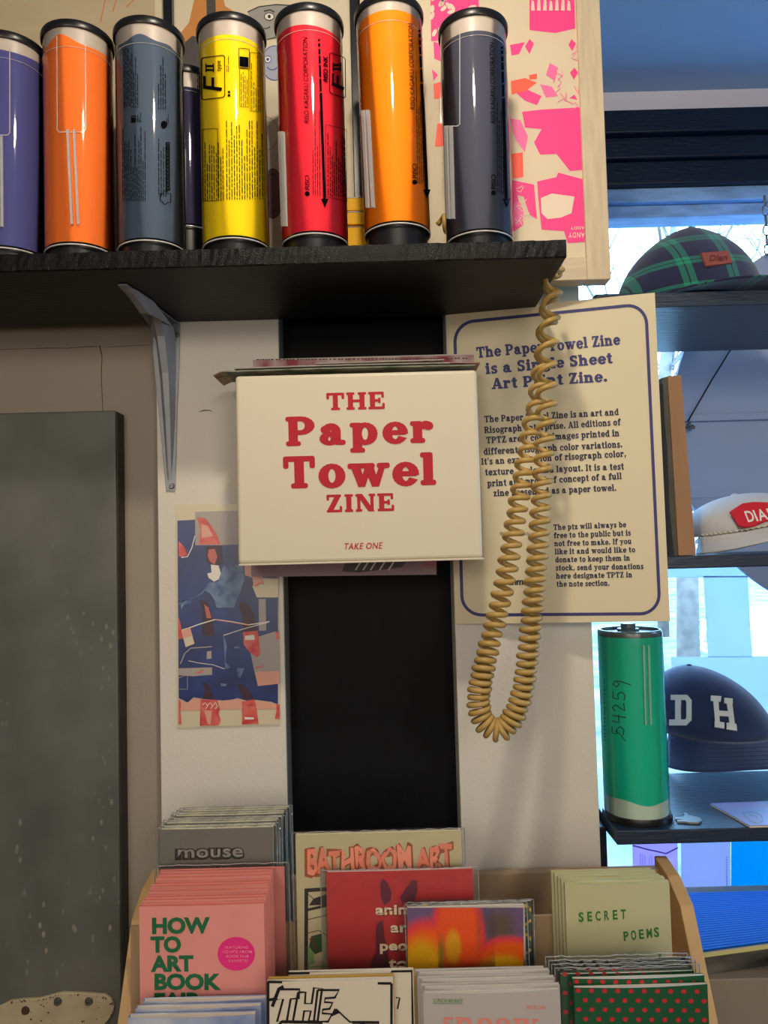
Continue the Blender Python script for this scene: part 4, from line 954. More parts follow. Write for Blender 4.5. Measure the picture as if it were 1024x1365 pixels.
# ------------------------------------------------------------------ grey metal door with chipped plate
M_met = mat('galvanised_sheet', s2l(104, 106, 100), .5, metal=.2, nscale=9, col2=s2l(86, 88, 83), bump=.25, bscale=25)
def speckle(m_):
    nt = m_.node_tree; b = nt.nodes['Principled BSDF']; base = b.inputs['Base Color'].links[0].from_socket
    tc = nt.nodes.new('ShaderNodeTexCoord'); mp = nt.nodes.new('ShaderNodeMapping'); mp.inputs['Rotation'].default_value = (0, .5, 0); mp.inputs['Scale'].default_value = (1.0, 1, .55)
    v = nt.nodes.new('ShaderNodeTexVoronoi'); v.inputs['Scale'].default_value = 85; v.inputs['Randomness'].default_value = 1.0
    n = nt.nodes.new('ShaderNodeTexNoise'); n.inputs['Scale'].default_value = 7; n.inputs['Detail'].default_value = 3
    nt.links.new(tc.outputs['Object'], mp.inputs['Vector']); nt.links.new(mp.outputs['Vector'], v.inputs['Vector']); nt.links.new(tc.outputs['Object'], n.inputs['Vector'])
    r1 = nt.nodes.new('ShaderNodeMapRange'); r1.inputs['From Min'].default_value = .26; r1.inputs['From Max'].default_value = .16; nt.links.new(v.outputs['Distance'], r1.inputs['Value'])
    r2 = nt.nodes.new('ShaderNodeMapRange'); r2.inputs['From Min'].default_value = .5; r2.inputs['From Max'].default_value = .64; nt.links.new(n.outputs['Fac'], r2.inputs['Value'])
    sx = nt.nodes.new('ShaderNodeSeparateXYZ'); nt.links.new(tc.outputs['Object'], sx.inputs[0])
    r3 = nt.nodes.new('ShaderNodeMapRange'); r3.inputs['From Min'].default_value = 1.0; r3.inputs['From Max'].default_value = .55; nt.links.new(sx.outputs['Z'], r3.inputs['Value'])
    m1 = nt.nodes.new('ShaderNodeMath'); m1.operation = 'MULTIPLY'; nt.links.new(r1.outputs[0], m1.inputs[0]); nt.links.new(r2.outputs[0], m1.inputs[1])
    m2 = nt.nodes.new('ShaderNodeMath'); m2.operation = 'MULTIPLY'; nt.links.new(m1.outputs[0], m2.inputs[0]); nt.links.new(r3.outputs[0], m2.inputs[1])
    mx = nt.nodes.new('ShaderNodeMixRGB'); mx.inputs['Color2'].default_value = s2l(165, 160, 145) + (1,)
    m4 = nt.nodes.new('ShaderNodeMath'); m4.operation = 'MULTIPLY'; m4.inputs[1].default_value = .7; nt.links.new(m2.outputs[0], m4.inputs[0])
    nt.links.new(m4.outputs[0], mx.inputs['Fac']); nt.links.new(base, mx.inputs['Color1']); nt.links.new(mx.outputs[0], b.inputs['Base Color'])
speckle(M_met)
MY = 1.165; mx1 = UX(157, 900, MY); mz1 = UZ(70, 549, MY)
md = thing('metal_door', 'dark galvanised sheet-metal door at the left with pale scratches', 'door', (mx1 - .2, MY, E - .9))
MB().box(-.95, mx1, MY, 1.1995, E - .9, mz1).build('sheet', M_met, md, bevel=.002)
MB().box(mx1 - .001, mx1 + .0015, MY + .004, 1.1995, E - .9, mz1 - .002).build('folded_edge', mat('rusty_dark_edge', s2l(52, 48, 44), .6, noise=.5, nscale=20), md)
M_chip = mat('chipped_cream_paint', s2l(186, 170, 138), .5, noise=.2, nscale=25, bump=.5, bscale=40)
M_rust = mat('rust_spot', s2l(70, 48, 34), .8)
hp = thing('hinge_plate', 'chipped cream-painted metal plate screwed to the bottom of the metal door', 'hinge', (UX(70, 1350, MY), MY, UZ(70, 1400, MY)))
yy = MY - .006; fn = flatY(yy)
out = [(-60, 1372), (-30, 1352), (-5, 1343), (14, 1334), (30, 1332), (52, 1331), (70, 1326), (82, 1323), (115, 1324), (139, 1326), (148, 1332), (152, 1342), (150, 1352), (143, 1362), (132, 1372), (120, 1420), (-60, 1420)]
m = MB(); m.prism([fn(x, y) for x, y in out], (0, .006, 0)); m.build('plate', M_chip, hp, bevel=.0016)
m = MB(); rr_ = random.Random(5)
for k in range(70):
    e = rr_.randrange(len(out) - 4); a, b = out[e], out[e+1]; t_ = rr_.random()
    x = a[0] + (b[0]-a[0])*t_ + rr_.uniform(-2, 2); y = a[1] + (b[1]-a[1])*t_ + rr_.uniform(1.5, 5)
    if rr_.random() < .25: x, y = rr_.uniform(20, 145), rr_.uniform(1334, 1362)
    s_ = rr_.uniform(.5, 1.6); poly(m, fn, [(x + s_*rr_.uniform(.7, 1.6)*math.cos(q_*PI/3), y + s_*rr_.uniform(.5, 1)*math.sin(q_*PI/3)) for q_ in range(6)], .0004)
m.build('rust_chips', M_rust, hp)
for x, y in ((34, 1347), (77, 1335), (118.5, 1335)):
    p = U(x, y, yy); m = MB(); m.tube([p + Vector((0, .001, 0)), p + Vector((0, -.0035, 0))], [.0068, .0045], 16); s_ = m.build('screw', M_screw if x > 50 else M_rust, hp)
    MB().box(p.x - .003, p.x + .003, p.y - .0039, p.y - .0034, p.z - .0006, p.z + .0006).build('slot', M_rust, s_)

# ------------------------------------------------------------------ wooden display rack
M_birch = mat('birch_plywood', s2l(206, 164, 108), .45, noise=.10, nscale=8, stretch=(1, 1, 6), bump=.1)
M_birchb = mat('birch_back_panel', s2l(176, 146, 112), .5, noise=.15, nscale=8, stretch=(6, 6, .8))
zr = lambda v: E + v
FB, FC, FA = -.640, -.695, -.575          # tier floors relative to the eye
rk = thing('display_rack', 'birch plywood stepped rack holding the zines in front of the wall', 'rack', (.04, 1.12, zr(-.95)))
def cheek(x0, x1, name='side_panel'):
    pr = [(1.142, -.455), (1.09, -.462), (1.046, -.483), (.973, -.613), (.90, -.70), (.80, -.77), (.78, -.95), (1.142, -.95)]
    m = MB(); m.prism([(x0, y, zr(z)) for y, z in pr], (x1 - x0, 0, 0)); m.build(name, M_birch, rk, bevel=.0015)
XL, XR = -.350, .380
cheek(XL, XL + .016); cheek(XR, XR + .018)
MB().box(XL + .016, XR, 1.124, 1.140, zr(-.95), UZ(690, 1164, 1.124)).build('back_panel', M_birchb, rk, bevel=.001)
MB().box(XL + .016, XR, 1.0, 1.124, zr(FA) - .01, zr(FA)).build('tier', M_birch, rk)
MB().box(XL + .016, UX(893, 1240, .995), .995, 1.0, zr(-.95), UZ(385, 1230, .995)).build('riser', M_birchb, rk)
MB().box(XL + .016, XR, .882, .995, zr(FB) - .01, zr(FB)).build('tier', M_birch, rk)
MB().box(XL + .016, XR, .877, .882, zr(-.95), zr(-.58)).build('riser', M_birchb, rk)
MB().box(XL + .016, XR, .785, .877, zr(FC) - .01, zr(FC)).build('tier', M_birch, rk)
MB().box(XL + .016, XR, .780, .785, zr(-.95), zr(-.66)).build('riser', M_birchb, rk)

# ------------------------------------------------------------------ zines
M_pg = mat('white_zine_pages', s2l(222, 212, 194), .55, noise=.03, nscale=40)
M_slv = clear('clear_sleeve', (.995, .995, .99), .10, 1.36, bump=.5, bscale=38, haze=.01)
M_slve = clear('clear_sleeve_fold', (.96, .96, .95), .10, 1.7, bump=1.0, bscale=60, haze=.25)
def zine(name, label, px0, px1, pytop, Y, floor, cov, group, thick=.004, bulge=.003, pages=M_pg, sleeve=False, pxm=None, prints=None, cover2=None, cat='zine', skew=0.0, topcurve=0.0, npages=3, slv=(.006, .007, .010)):
    pxm = (px0 + px1) / 2 if pxm is None else pxm
    x0 = UX(px0, pytop, Y); x1 = UX(px1, pytop, Y); zt_ = UZ(pxm, pytop, Y); zb_ = zr(floor) + .0005
    t = thing(name, label, cat, ((x0+x1)/2, Y, zb_), group)
    N = 14; fb = lambda u: bulge * math.sin(PI * min(1, max(0, u))) ** 1.0
    fr_ = [(x0 + (x1-x0)*i/N, Y - fb(i/N)) for i in range(N+1)]
    bk = [(x0 + (x1-x0)*i/N, Y + thick) for i in range(N+1)]
    m = MB(); m.sheet(list(reversed(fr_)) + bk, zb_, zt_, -.0004 if False else .0005); m.build('cover', cov, t)
    # page block between the covers, split into leaves that fan slightly at the top
    for k in range(npages):
        m = MB(); a = (k + .25) / npages; b = (k + .95) / npages
        pa = [(x0 + .001 + (x1-x0-.0016)*i/N, (Y - fb(i/N)) * (1-a) + (Y + thick) * a) for i in range(N+1)]
        pb = [(x0 + .001 + (x1-x0-.0016)*i/N, (Y - fb(i/N)) * (1-b) + (Y + thick) * b) for i in range(N+1)]
        m.prism([(p[0], p[1], zb_ + .001) for p in pa + list(reversed(pb))], (0, 0, zt_ - zb_ - .0016 - .0003 * (k % 2))); m.build('page', pages, t)
    def fn(px, py, h=0.0):
        p = U(px, py, Y); u = (p.x - x0) / (x1 - x0); yy = Y - fb(u) - .0007 - h; d = ray(px, py); q = EYE + d * (yy / d.y)
        return q
    if prints: prints(t, fn)
    if sleeve:
        a, b_, c = slv; m = MB()
        f_ = [(x0 - a + (x1-x0+a*2)*i/N, Y - fb(i/N) * 1.05 - .0016) for i in range(N+1)]
        g_ = [(x0 - a + (x1-x0+a*2)*i/N, Y + thick + .0012) for i in range(N+1)]
        m.sheet(f_, zb_, zt_ + b_, .0002); m.sheet(g_, zb_, zt_ + b_, .0002); sv = m.build('sleeve', M_slv, t)
        m = MB(); r = random.Random(int(px0)); n = 34; pts = []
        for i in range(n + 1):
            x = x0 - a + (x1 - x0 + 2*a) * i/n; pts.append((x, Y - fb(i/n) * .6 - .0012 + r.uniform(-.0006, .0006), zt_ + b_ + r.uniform(-.0008, .0008)))
        m.tube(pts, .0006, 5)
        for xx in (x0 - a, x1 + a): m.tube([(xx, Y - .001, zb_), (xx + r.uniform(-.001, .001), Y - .001, zt_ * .6 + zb_ * .4), (xx, Y - .001, zt_ + b_)], .0006, 5)
        m.build('sealed_edge', M_slve, sv, smooth=True)
    return t
ORD = ['first', 'second', 'third', 'fourth', 'fifth', 'sixth', 'seventh', 'eighth', 'ninth', 'tenth']
def stack(root, n, dy, label, group, dx=0.0, dz=0.0, drop=()):
    r = random.Random(n)
    for k in range(1, n):
        dup(root, (dx * k + r.uniform(-.0015, .0015), dy * k, r.uniform(-.0012, .0012) + dz * k), label + ', ' + ORD[k] + ' from the front', group, drop)
PR = ('lettering', 'badge', 'print', 'figure')
# grey zines, top of the back tier
M_zgrey = mat('grey_zine_cover', s2l(122, 122, 114), .5, noise=.04, nscale=20)
M_cpages = mat('cream_zine_pages', s2l(238, 228, 186), .55)
def pr_mouse(t, fn):
    m1, m2 = MB(), MB()
    for s_, x, y, hh, w_ in (('mouse', 236, 1143.5, 17, 88), ('day', 281, 1172, 17, 48)):
        g1 = sans(s_, .085, .97); g2 = sans(s_, .015, 1.04)
        put(m1, fn, g1, x - 2.0, y + 1.2, hh * 1.08, 'l', -.02, width=w_ + 4.4, h=.0002); put(m2, fn, g2, x, y, hh, 'l', -.02, width=w_, h=.0005)
    m1.build('lettering', mat('dark_outline_ink', s2l(28, 26, 28), .5), t); m2.build('lettering', mat('grey_letter_fill', s2l(150, 150, 142), .5), t)
G1 = 'grey mouse zines in clear sleeves'
z = zine('zine', 'front grey zine lettered mouse day, in its sleeve at the back of the rack', 213, 364, 1104, 1.006, FA, M_zgrey, G1, .0078, .0015, M_cpages, True, prints=pr_mouse, npages=2, slv=(.005, .0025, .008))
stack(z, 9, .0098, 'cream-edged sleeved grey zine of the mouse day row', G1, dx=.0012, drop=PR)
# pink zines
M_zpink = mat('pink_zine_cover', s2l(236, 152, 142), .5, noise=.04, nscale=20)
M_ppages = mat('pink_zine_pages', s2l(232, 128, 108), .5)
def pr_pink(t, fn):
    m = MB()
    for s_, x, y, w_ in (('HOW', 202, 1244, 78), ('TO', 201.5, 1269, 40), ('ART', 203, 1294.5, 55), ('BOOK', 205, 1318.5, 90), ('FAIR', 205, 1344, 65)):
        put(m, fn, sans(s_, .045, .98), x, y, 20.5, 'l', -.012 if s_ != 'BOOK' else 0, width=w_)
    m.build('lettering', mat('green_letter_ink', s2l(18, 104, 62), .5), t)
    m = MB(); disc(m, fn, 315, 1271.5, 25, 22.5, .0003, 40); b = m.build('badge', mat('hot_pink_badge', s2l(240, 44, 130), .45), t)
    m = MB()
    for k, (s_, w_) in enumerate((('FEATURING', 31), ('ADVICE FROM', 40), ('BOOK FAIR', 31), ('EXPERTS!', 26))): put(m, fn, sans(s_, .01), 315 + k * .8, 1264.5 + k * 6, 3.6, 'c', .0, width=w_, h=.0006)
    m.build('badge_lettering', mat('pale_pink_ink', s2l(245, 130, 170), .5), b)
G2 = 'pink art book fair guides'
z = zine('zine', 'front pink guide lettered HOW TO ART BOOK FAIR with a round magenta badge', 186, 352, 1206, .890, FB, M_zpink, G2, .006, .002, M_ppages, False, prints=pr_pink, npages=4)
for k in range(1, 9): dup(z, (-.0005 * k + .001 * (k % 2), .0122 * k, .0015 * math.sin(k * 2.2)), 'pink guide in the art book fair row, ' + ORD[k] + ' from the front', G2, PR)
z2 = zine('zine', 'last pink guide of the row, in a clear sleeve whose edge glints', 213, 379, 1159, .9945 - .007, FB, M_zpink, G2, .004, .001, M_ppages, True, npages=2)
# big cream comic
M_zcream = mat('cream_zine_cover', s2l(214, 202, 160), .5, noise=.03, nscale=9)
def wob(s_): return lambda a, b: (a + .05 * math.sin(b * 9 + a * 2.2), b * (1 + .12 * math.sin(a * 2.1)) + .05 * math.sin(a * 11) - .04 * max(0, math.sin(a * 17)))
def pr_bath(t, fn):
    m1, m2 = MB(), MB(); g1 = sans('BATHROOM ART', .075, .90, 4); g2 = sans('BATHROOM ART', .035, .943, 4)
    put(m1, fn, g1, 407, 1165, 32, 'l', -.035, width=199, h=.0002, warp=wob(0)); put(m2, fn, g2, 409, 1163.5, 31, 'l', -.035, width=195, h=.0005, warp=wob(0))
    m1.build('lettering', mat('brown_outline', s2l(176, 96, 60), .5), t); m2.build('lettering', mat('salmon_fill', s2l(244, 150, 122), .5), t)
    m = MB()
    stroke(m, fn, [(408, 1298), (408.5, 1187)], 5, .0002); stroke(m, fn, [(406, 1187), (440, 1185)], 5, .0002); stroke(m, fn, [(410, 1213), (440, 1206)], 3.5, .0002)
    poly(m, fn, [(412, 1207), (418, 1198), (440, 1190), (440, 1206)], .0002); stroke(m, fn, [(410, 1226), (440, 1219)], 1, .0002); stroke(m, fn, [(411, 1192), (420, 1200)], 1, .0002); stroke(m, fn, [(410, 1244), (425, 1240), (440, 1250)], 1, .0002)
    m.build('print', mat('comic_black', s2l(36, 36, 36), .5), t)
    m = MB(); poly(m, fn, [(415, 1248), (430, 1244), (430, 1268), (420, 1272), (412, 1262)], .0004); m.build('figure', mat('comic_dark_green', s2l(40, 84, 40), .5), t)
    m = MB(); poly(m, fn, [(411, 1260), (418, 1270), (420, 1284), (411, 1288)], .0004); stroke(m, fn, [(411, 1289), (440, 1288)], 2, .0004); m.build('figure', mat('comic_pale_green', s2l(140, 180, 110), .5), t)
    m = MB(); 
    for k in range(5): stroke(m, fn, [(412 + k*2, 1252 + k*3), (418 + k, 1250 + k*4)], 1.4, .0006)
    m.build('figure', mat('comic_red', s2l(150, 50, 40), .5), t)
zine('comic', 'large cream comic lettered BATHROOM ART in dripping pink letters, sleeved', 394, 615, 1110, .985, FB, M_zcream, 'single zines on the rack', .004, .001, M_cpages, True, prints=pr_bath, cat='comic', npages=2, slv=(.004, .003, 0))
# red zine
M_zred = mat('red_riso_cover', s2l(206, 50, 56), .5, noise=.12, nscale=60)
def pr_red2(t, fn):
    m = MB()
    poly(m, fn, [(507, 1178), (510, 1171), (516, 1176), (522, 1188), (521, 1200), (513, 1206), (508, 1198)], .0003); poly(m, fn, [(556, 1174), (550, 1173), (541, 1184), (535, 1194), (536, 1203), (552, 1202), (557, 1186)], .0003)
    stroke(m, fn, [(515, 1192), (519, 1201), (512, 1206)], 1.6, .0005); stroke(m, fn, [(540, 1190), (534, 1196), (538, 1206)], 1.6, .0005)
    poly(m, fn, [(502, 1233), (505, 1229), (511, 1227), (512, 1245), (517, 1268), (520, 1296), (494, 1296), (494, 1283), (501, 1270), (501, 1240)], .0003)
    m.build('figure', mat('plum_animal_print', s2l(110, 34, 58), .5), t)
    m, n = MB(), MB()
    for s_, x, y, w_ in (('animals', 501, 1219, 75), ('are', 521, 1242.5, 34), ('people', 506, 1267, 68), ('too', 519, 1290, 40)):
        put(m, fn, sans(s_, .035, 1.06), x + 1, y + 1, 13.5, 'l', -.01, width=w_, h=.0005); put(n, fn, sans(s_, .035, 1.06), x, y, 13.5, 'l', -.01, width=w_, h=.0008)
    m.build('lettering', mat('letter_shadow_print', s2l(80, 30, 44), .5), t); n.build('lettering', mat('cream_letter_print', s2l(230, 208, 172), .5), t)
zine('zine', 'sleeved red zine lettered animals are people too with a dark cat print', 435, 630, 1160, .962, FB, M_zred, 'single zines on the rack', .004, .001, M_pg, True, prints=pr_red2, npages=2, slv=(.007, .002, 0))
# floral one and heat-coloured one
def fn_floral(u, v):
    a = Vector(s2l(74, 78, 76)); n = math.sin(u * 61) * math.sin(v * 47) + .6 * math.sin(u * 23 + v * 31)
    if n > .75: return Vector(s2l(214, 190, 60))
    if n > .55: return Vector(s2l(210, 140, 70))
    if n < -.9: return Vector(s2l(90, 130, 90))
    return a
M_flor = attr_mat('floral_print', .45)
def pr_flor(t, fn): colour_sheet('print', fn(546, 1300), fn(708, 1300), fn(546, 1203.5), fn(708, 1203.5), 90, 60, fn_floral, M_flor, t, bulge=lambda u, v: Vector((0, -.0012, 0)))
zine('zine', 'dark floral zine peeking out behind the orange heat-print zine', 545, 709, 1203, .941, FB, mat('dark_floral_cover', s2l(70, 72, 72), .5), 'single zines on the rack', .004, .0005, M_pg, True, prints=pr_flor, npages=2, slv=(.002, .002, 0))
def lerp3(a, b, t): t = min(1, max(0, t)); t = t*t*(3-2*t); return a.lerp(b, t)
def fn_heat(u, v):
    x, y = 543 + u * 155, 1290 - v * 80
    pu, br_, rd, og, ye = [Vector(s2l(*c)) for c in ((112, 88, 128), (98, 80, 66), (236, 60, 70), (246, 96, 10), (234, 172, 8))]
    grn = Vector(s2l(150, 140, 30))
    c = pu
    c = lerp3(c, br_, 1.2 - math.hypot((x - 668) / 26, (y - 1235) / 30))
    h = max(1.35 - math.hypot((x - 570) / 46, (y - 1290) / 58), 1.42 - math.hypot((x - 610) / 31, (y - 1262) / 75), 1.35 - math.hypot((x - 678) / 46, (y - 1285) / 33))
    c = lerp3(c, rd, h * 3.6 - .3); c = lerp3(c, og, h * 4.2 - 1.3)
    k = max(1.25 - math.hypot((x - 562) / 30, (y - 1296) / 45), 1.15 - math.hypot((x - 604) / 12, (y - 1262) / 26), 1.25 - math.hypot((x - 670) / 34, (y - 1296) / 24))
    c = lerp3(c, ye, k * 1.8)
    c = lerp3(c, grn, 1.0 - math.hypot((x - 588) / 7, (y - 1270) / 34)); c = lerp3(c, br_.lerp(og, .5), .8 - math.hypot((x - 638) / 7, (y - 1240) / 60))
    return c
M_heat = attr_mat('heat_print', .5, .25, 1400)
def pr_heat(t, fn): colour_sheet('print', fn(544, 1300), fn(698, 1300), fn(543, 1209.5), fn(697.5, 1209.5), 80, 54, lambda u, v: fn_heat(u, -.125 + v * 1.13), M_heat, t, bulge=lambda u, v: Vector((0, -.0012, 0)))
zine('zine', 'zine with blurry orange yellow and purple heat print, in a glinting sleeve', 543, 699, 1208.5, .925, FB, mat('white_card', s2l(220, 210, 196), .5), 'single zines on the rack', .004, .0004, M_pg, True, prints=pr_heat, npages=2, slv=(.003, .004, 0))
# secret poems
M_zsec = mat('pale_green_cover', s2l(202, 196, 152), .5, noise=.03, nscale=12)
M_secp = mat('pale_green_pages', s2l(204, 200, 140), .5)
def pr_sec(t, fn):
    m = MB(); put(m, fn, sans('SECRET', .02, 1.0), 771.5, 1229, 13, 'l', -.055, xs=.58); m = MB()
    for i, ch in enumerate('SECRET'): put(m, fn, sans(ch, .028), 771.5 + i * 11.3, 1228.5 - i * .75, 12.5, 'l', -.05, width=7.0)
    for i, ch in enumerate('POEMS'): put(m, fn, sans(ch, .028), 831.5 + i * 10.2, 1254 - i * 1.3, 12.5, 'l', -.08, width=(7.0 if ch != 'M' else 7.8))
    poly(m, fn, [(815, 1283), (850, 1277), (882, 1271), (881, 1283)], .0003)
    m.build('lettering', mat('leaf_green_print', s2l(52, 120, 50), .5), t)
G3 = 'pale green poem zines'
z = zine('zine', 'front pale green zine lettered SECRET POEMS, its cover bowing open', 753, 892, 1176, .952, FB, M_zsec, G3, .004, .007, M_secp, False, prints=pr_sec, npages=3)
for k in range(1, 5): dup(z, (-.0022 * k, .0088 * k, .001 * (k % 2)), 'pale green zine of the SECRET POEMS fan, ' + ORD[k] + ' from the front', G3, PR)
# white and blue zines
M_zwb = mat('blue_and_white_cover', s2l(92, 118, 178), .5, nscale=14, col2=s2l(206, 212, 222))
G4 = 'blue and white zines at the bottom edge'
z = zine('zine', 'frontmost blue-covered zine at the bottom edge of the photo, below the pink guides', 171, 340, 1354, .838, FC, M_zwb, G4, .006, .003, M_pg, False, npages=4)
for k in range(1, 3): dup(z, (.0035 * k, .0135 * k, 0.001), ('middle', 'rear')[k-1] + ' one of the three blue-covered zines below the pink guides', G4)
# black and white comics
M_zbw = mat('white_comic_cover', s2l(226, 214, 192), .5, noise=.02)
M_ink = mat('comic_ink', s2l(16, 14, 18), .45)
M_gold = mat('gold_paper', s2l(206, 166, 76), .45)
def pr_the(t, fn):
    m = MB()
    for a, b in (((358, 1309), (522, 1311)), ((522, 1311), (522, 1400)), ((357.5, 1308), (357.5, 1400))): stroke(m, fn, [a, b], 3.4, .0003)
    # fat outlined letters T H E
    T = [(372, 1318), (400, 1318), (399, 1330), (388, 1331), (383, 1360), (370, 1361), (378, 1331), (365, 1332)]
    H = [(398, 1322), (408, 1322), (407, 1337), (416, 1337), (419, 1316), (430, 1317), (424, 1360), (412, 1360), (415, 1347), (406, 1347), (404, 1361), (391, 1361)]
    E_ = [(424, 1319), (453, 1319), (447, 1329), (434, 1330), (433, 1335), (444, 1336), (440, 1344), (431, 1345), (430, 1350), (443, 1351), (438, 1361), (419, 1361)]
    for g in (T, H, E_): loop_stroke(m, fn, [(x - .5, y + .8) for x, y in g] , 3.0, .0003)
    stroke(m, fn, [(363, 1342), (372, 1318), (378, 1315)], 4.5, .0003); stroke(m, fn, [(358, 1333), (370, 1331)], 4, .0003)
    stroke(m, fn, [(448, 1345), (466, 1362), (486, 1365)], 2.2, .0003); poly(m, fn, [(446, 1344), (454, 1350), (440, 1356)], .0003)
    stroke(m, fn, [(366, 1372), (376, 1362), (430, 1363)], 4, .0003); stroke(m, fn, [(470, 1363), (505, 1363), (500, 1380)], 4, .0003)
    m.build('lettering', M_ink, t)
G5 = 'black and white comics'
def pr_bk(t, fn):
    m = MB(); stroke(m, fn, [(384, 1297.5), (549, 1294.5), (551, 1400)], 3.4, .0003); stroke(m, fn, [(528, 1330), (533, 1330), (530, 1345)], 2, .0003); m.build('print', M_ink, t)
zine('comic', 'front white comic with fat black outlined letters THE, at the bottom edge', 356, 524, 1306, .835, FC, M_zbw, G5, .003, .0015, M_pg, False, prints=pr_the, npages=2, cat='comic')
zine('comic', 'gold-covered comic showing as a thin band between the two white comics', 358, 525, 1301.5, .8425, FC, M_gold, G5, .002, .001, M_gold, False, npages=1, cat='comic')
zine('comic', 'rear white comic with a black border, its right edge beside the grey zines', 385, 551, 1294, .850, FC, M_zbw, G5, .003, .001, M_pg, False, prints=pr_bk, npages=2, cat='comic')
zine('zine', 'thin gold-edged booklet standing between the white comics and the grey zines', 549, 553.3, 1293, .858, FC, M_gold, 'single zines on the rack', .003, .0002, M_gold, False, npages=1)
# grey zines with pink lettering
M_zlg = mat('pale_grey_cover', s2l(190, 182, 176), .5, noise=.03, nscale=14)
def pr_sp(t, fn):
    m = MB(); put(m, fn, sans('LUNCH MONEY', .012, .95), 577.5, 1336, 5, 'l', .02, width=40); stroke(m, fn, [(577, 1337.5), (617, 1338)], .7, .0003); m.build('lettering', mat('small_green_print', s2l(110, 150, 90), .5), t)
    m = MB(); put(m, fn, sans('ISSUE ONE', .012, .95), 702, 1345, 5, 'l', .03, width=26); put(m, fn, slab('snoow', .06), 588, 1375, 27, 'l', .02, width=130); m.build('lettering', mat('coral_letter_print', s2l(236, 140, 128), .5), t)
G6 = 'pale grey zines with coral lettering'
z = zine('zine', 'front pale grey zine lettered LUNCH MONEY with large coral letters below', 564, 746, 1321, .822, FC, M_zlg, G6, .0035, .004, M_pg, False, prints=pr_sp, npages=3)
for k in range(1, 7): dup(z, (-.0012 * k + (.003 if k % 2 else 0), .0070 * k, .0012 * (k % 2)), 'pale grey zine of the LUNCH MONEY fan, ' + ORD[k] + ' from the front', G6, PR)
# green polka dot zines
M_zgr = mat('green_dotted_cover', s2l(16, 84, 48), .5)
M_dot = mat('red_dot_print', s2l(200, 36, 46), .5)
def pr_dots(t, fn):
    m = MB()
    for r in range(7):
        for c in range(-1, 12):
            x = 762 + c * 17.6 + (9 if r % 2 == 0 else .5) + r * .3; y = 1320.5 + r * 12.6 + c * .15
            if 767 < x < 941: disc(m, fn, x, y, 3.4, 3.1, .0003, 12)
    m.build('print', M_dot, t)
G7 = 'green polka dot zines'
z = zine('zine', 'front green zine with red polka dots, unsleeved at the lower right', 765, 943, 1314, .832, FC, M_zgr, G7, .004, .0035, M_pg, False, prints=pr_dots, npages=3)
dup(z, (.0005, .0085, .0045), 'second green polka dot zine, showing its black and white inside pages', G7)
z2 = zine('zine', 'sleeved green polka dot zine behind the two unsleeved copies', 747, 925, 1296, .8515, FC, M_zgr, G7, .003, .0015, M_pg, True, npages=2, prints=lambda t, fn: pr_dots(t, lambda px, py, h=0: fn(px - 18, py - 22, h)))
for k in range(1, 4): dup(z2, (-.002 * k, .0062 * k, .0008 * k), 'sleeved green polka dot zine, ' + ORD[k+2] + ' from the front of its stack', G7, ())

# ------------------------------------------------------------------ shelves across the window
VF, VB = 1.12, 1.39; VX0 = UX(822, 1105, VF)
def wshelf(label, ztop, zbot, x0=VX0):
    t = thing('window_shelf', label, 'shelf', (.9, VF, ztop), 'black shelves across the window')
    MB().box(x0, 1.75, VF, VB, zbot, ztop).build('board', M_shelfp, t, bevel=.0015); return t
z1t, z1b = UZ(940, 388, VF), UZ(940, 408, VF)
z2t, z2b = UZ(950, 740, VF), UZ(950, 757, VF)
z3t, z3b = UZ(930, 1105, VF), UZ(930, 1124, VF)
wshelf('upper black window shelf with the plaid cap on it', z1t, z1b); wshelf('middle black window shelf carrying the white cap and wooden frame', z2t, z2b); wshelf('lowest black window shelf under the green cartridge and navy cap', z3t, z3b)
# end support of the shelves
sp = thing('shelf_upright', 'narrow black upright at the left end of the window shelves', 'upright', (VX0, 1.3, 0))
MB().box(CX1 + .001, VX0 - .0005, 1.17, 1.29, 0, z3t - .012).build('post', M_navy, sp, bevel=.002)

# green cartridge
M_green = mat('ink_green', s2l(30, 225, 186), .35, noise=.10, nscale=12, trans=.3, stretch=(1, 1, .4))
M_milk = mat('milky_plastic', s2l(205, 222, 205), .4)
M_smoke = mat('smoky_cap', s2l(92, 104, 104), .25, spec=.6)
GY = 1.178; GR = .0475; gx = UX(846, 1000, GY)
gt = thing('ink_cartridge', 'upside-down green ink cartridge marked 54259, standing by the window', 'cartridge', (gx, GY, z3t))
gz1 = UZ(838, 846, GY - GR); gzi = UZ(846, 1072, GY - GR)
MB().lathe(gx, GY, [(0, z3t), (GR * 1.05, z3t), (GR * 1.07, z3t + .004), (GR * 1.04, z3t + .010), (GR * .9, z3t + .0102)], 56).build('cap', M_cap, gt, smooth=True, autos=True)
n = 72; vi = []; vm = []
for i in range(n):
    a = 2*PI*i/n; zz = gzi + .003 * math.sin(2*a + 1) + .0015 * math.sin(5*a); c, s_ = gx + GR*.985*math.cos(a), GY + GR*.985*math.sin(a)
    vm += [(c, s_, z3t + .0102), (c, s_, zz)]; vi += [(c, s_, zz), (c, s_, gz1 - .006)]
q = [(2*i, 2*((i+1) % n), 2*((i+1) % n)+1, 2*i+1) for i in range(n)]
MB().add(vi, q).build('ink_fill', M_green, gt, smooth=True); MB().add(vm, q).build('upper_sleeve', M_milk, gt, smooth=True)
MB().lathe(gx, GY, [(GR, z3t + .0102), (GR, gz1)], 72).build('clear_tube', M_tube, gt, smooth=True)
MB().lathe(gx, GY, [(GR * .985, gz1 - .006), (GR * .99, gz1), (GR * .96, gz1 + .003), (GR * .90, gz1 + .003), (GR * .88, gz1 - .001), (0, gz1 - .001)], 56).build('end_disc', M_smoke, gt, smooth=True, autos=True)
kx = gx - .002
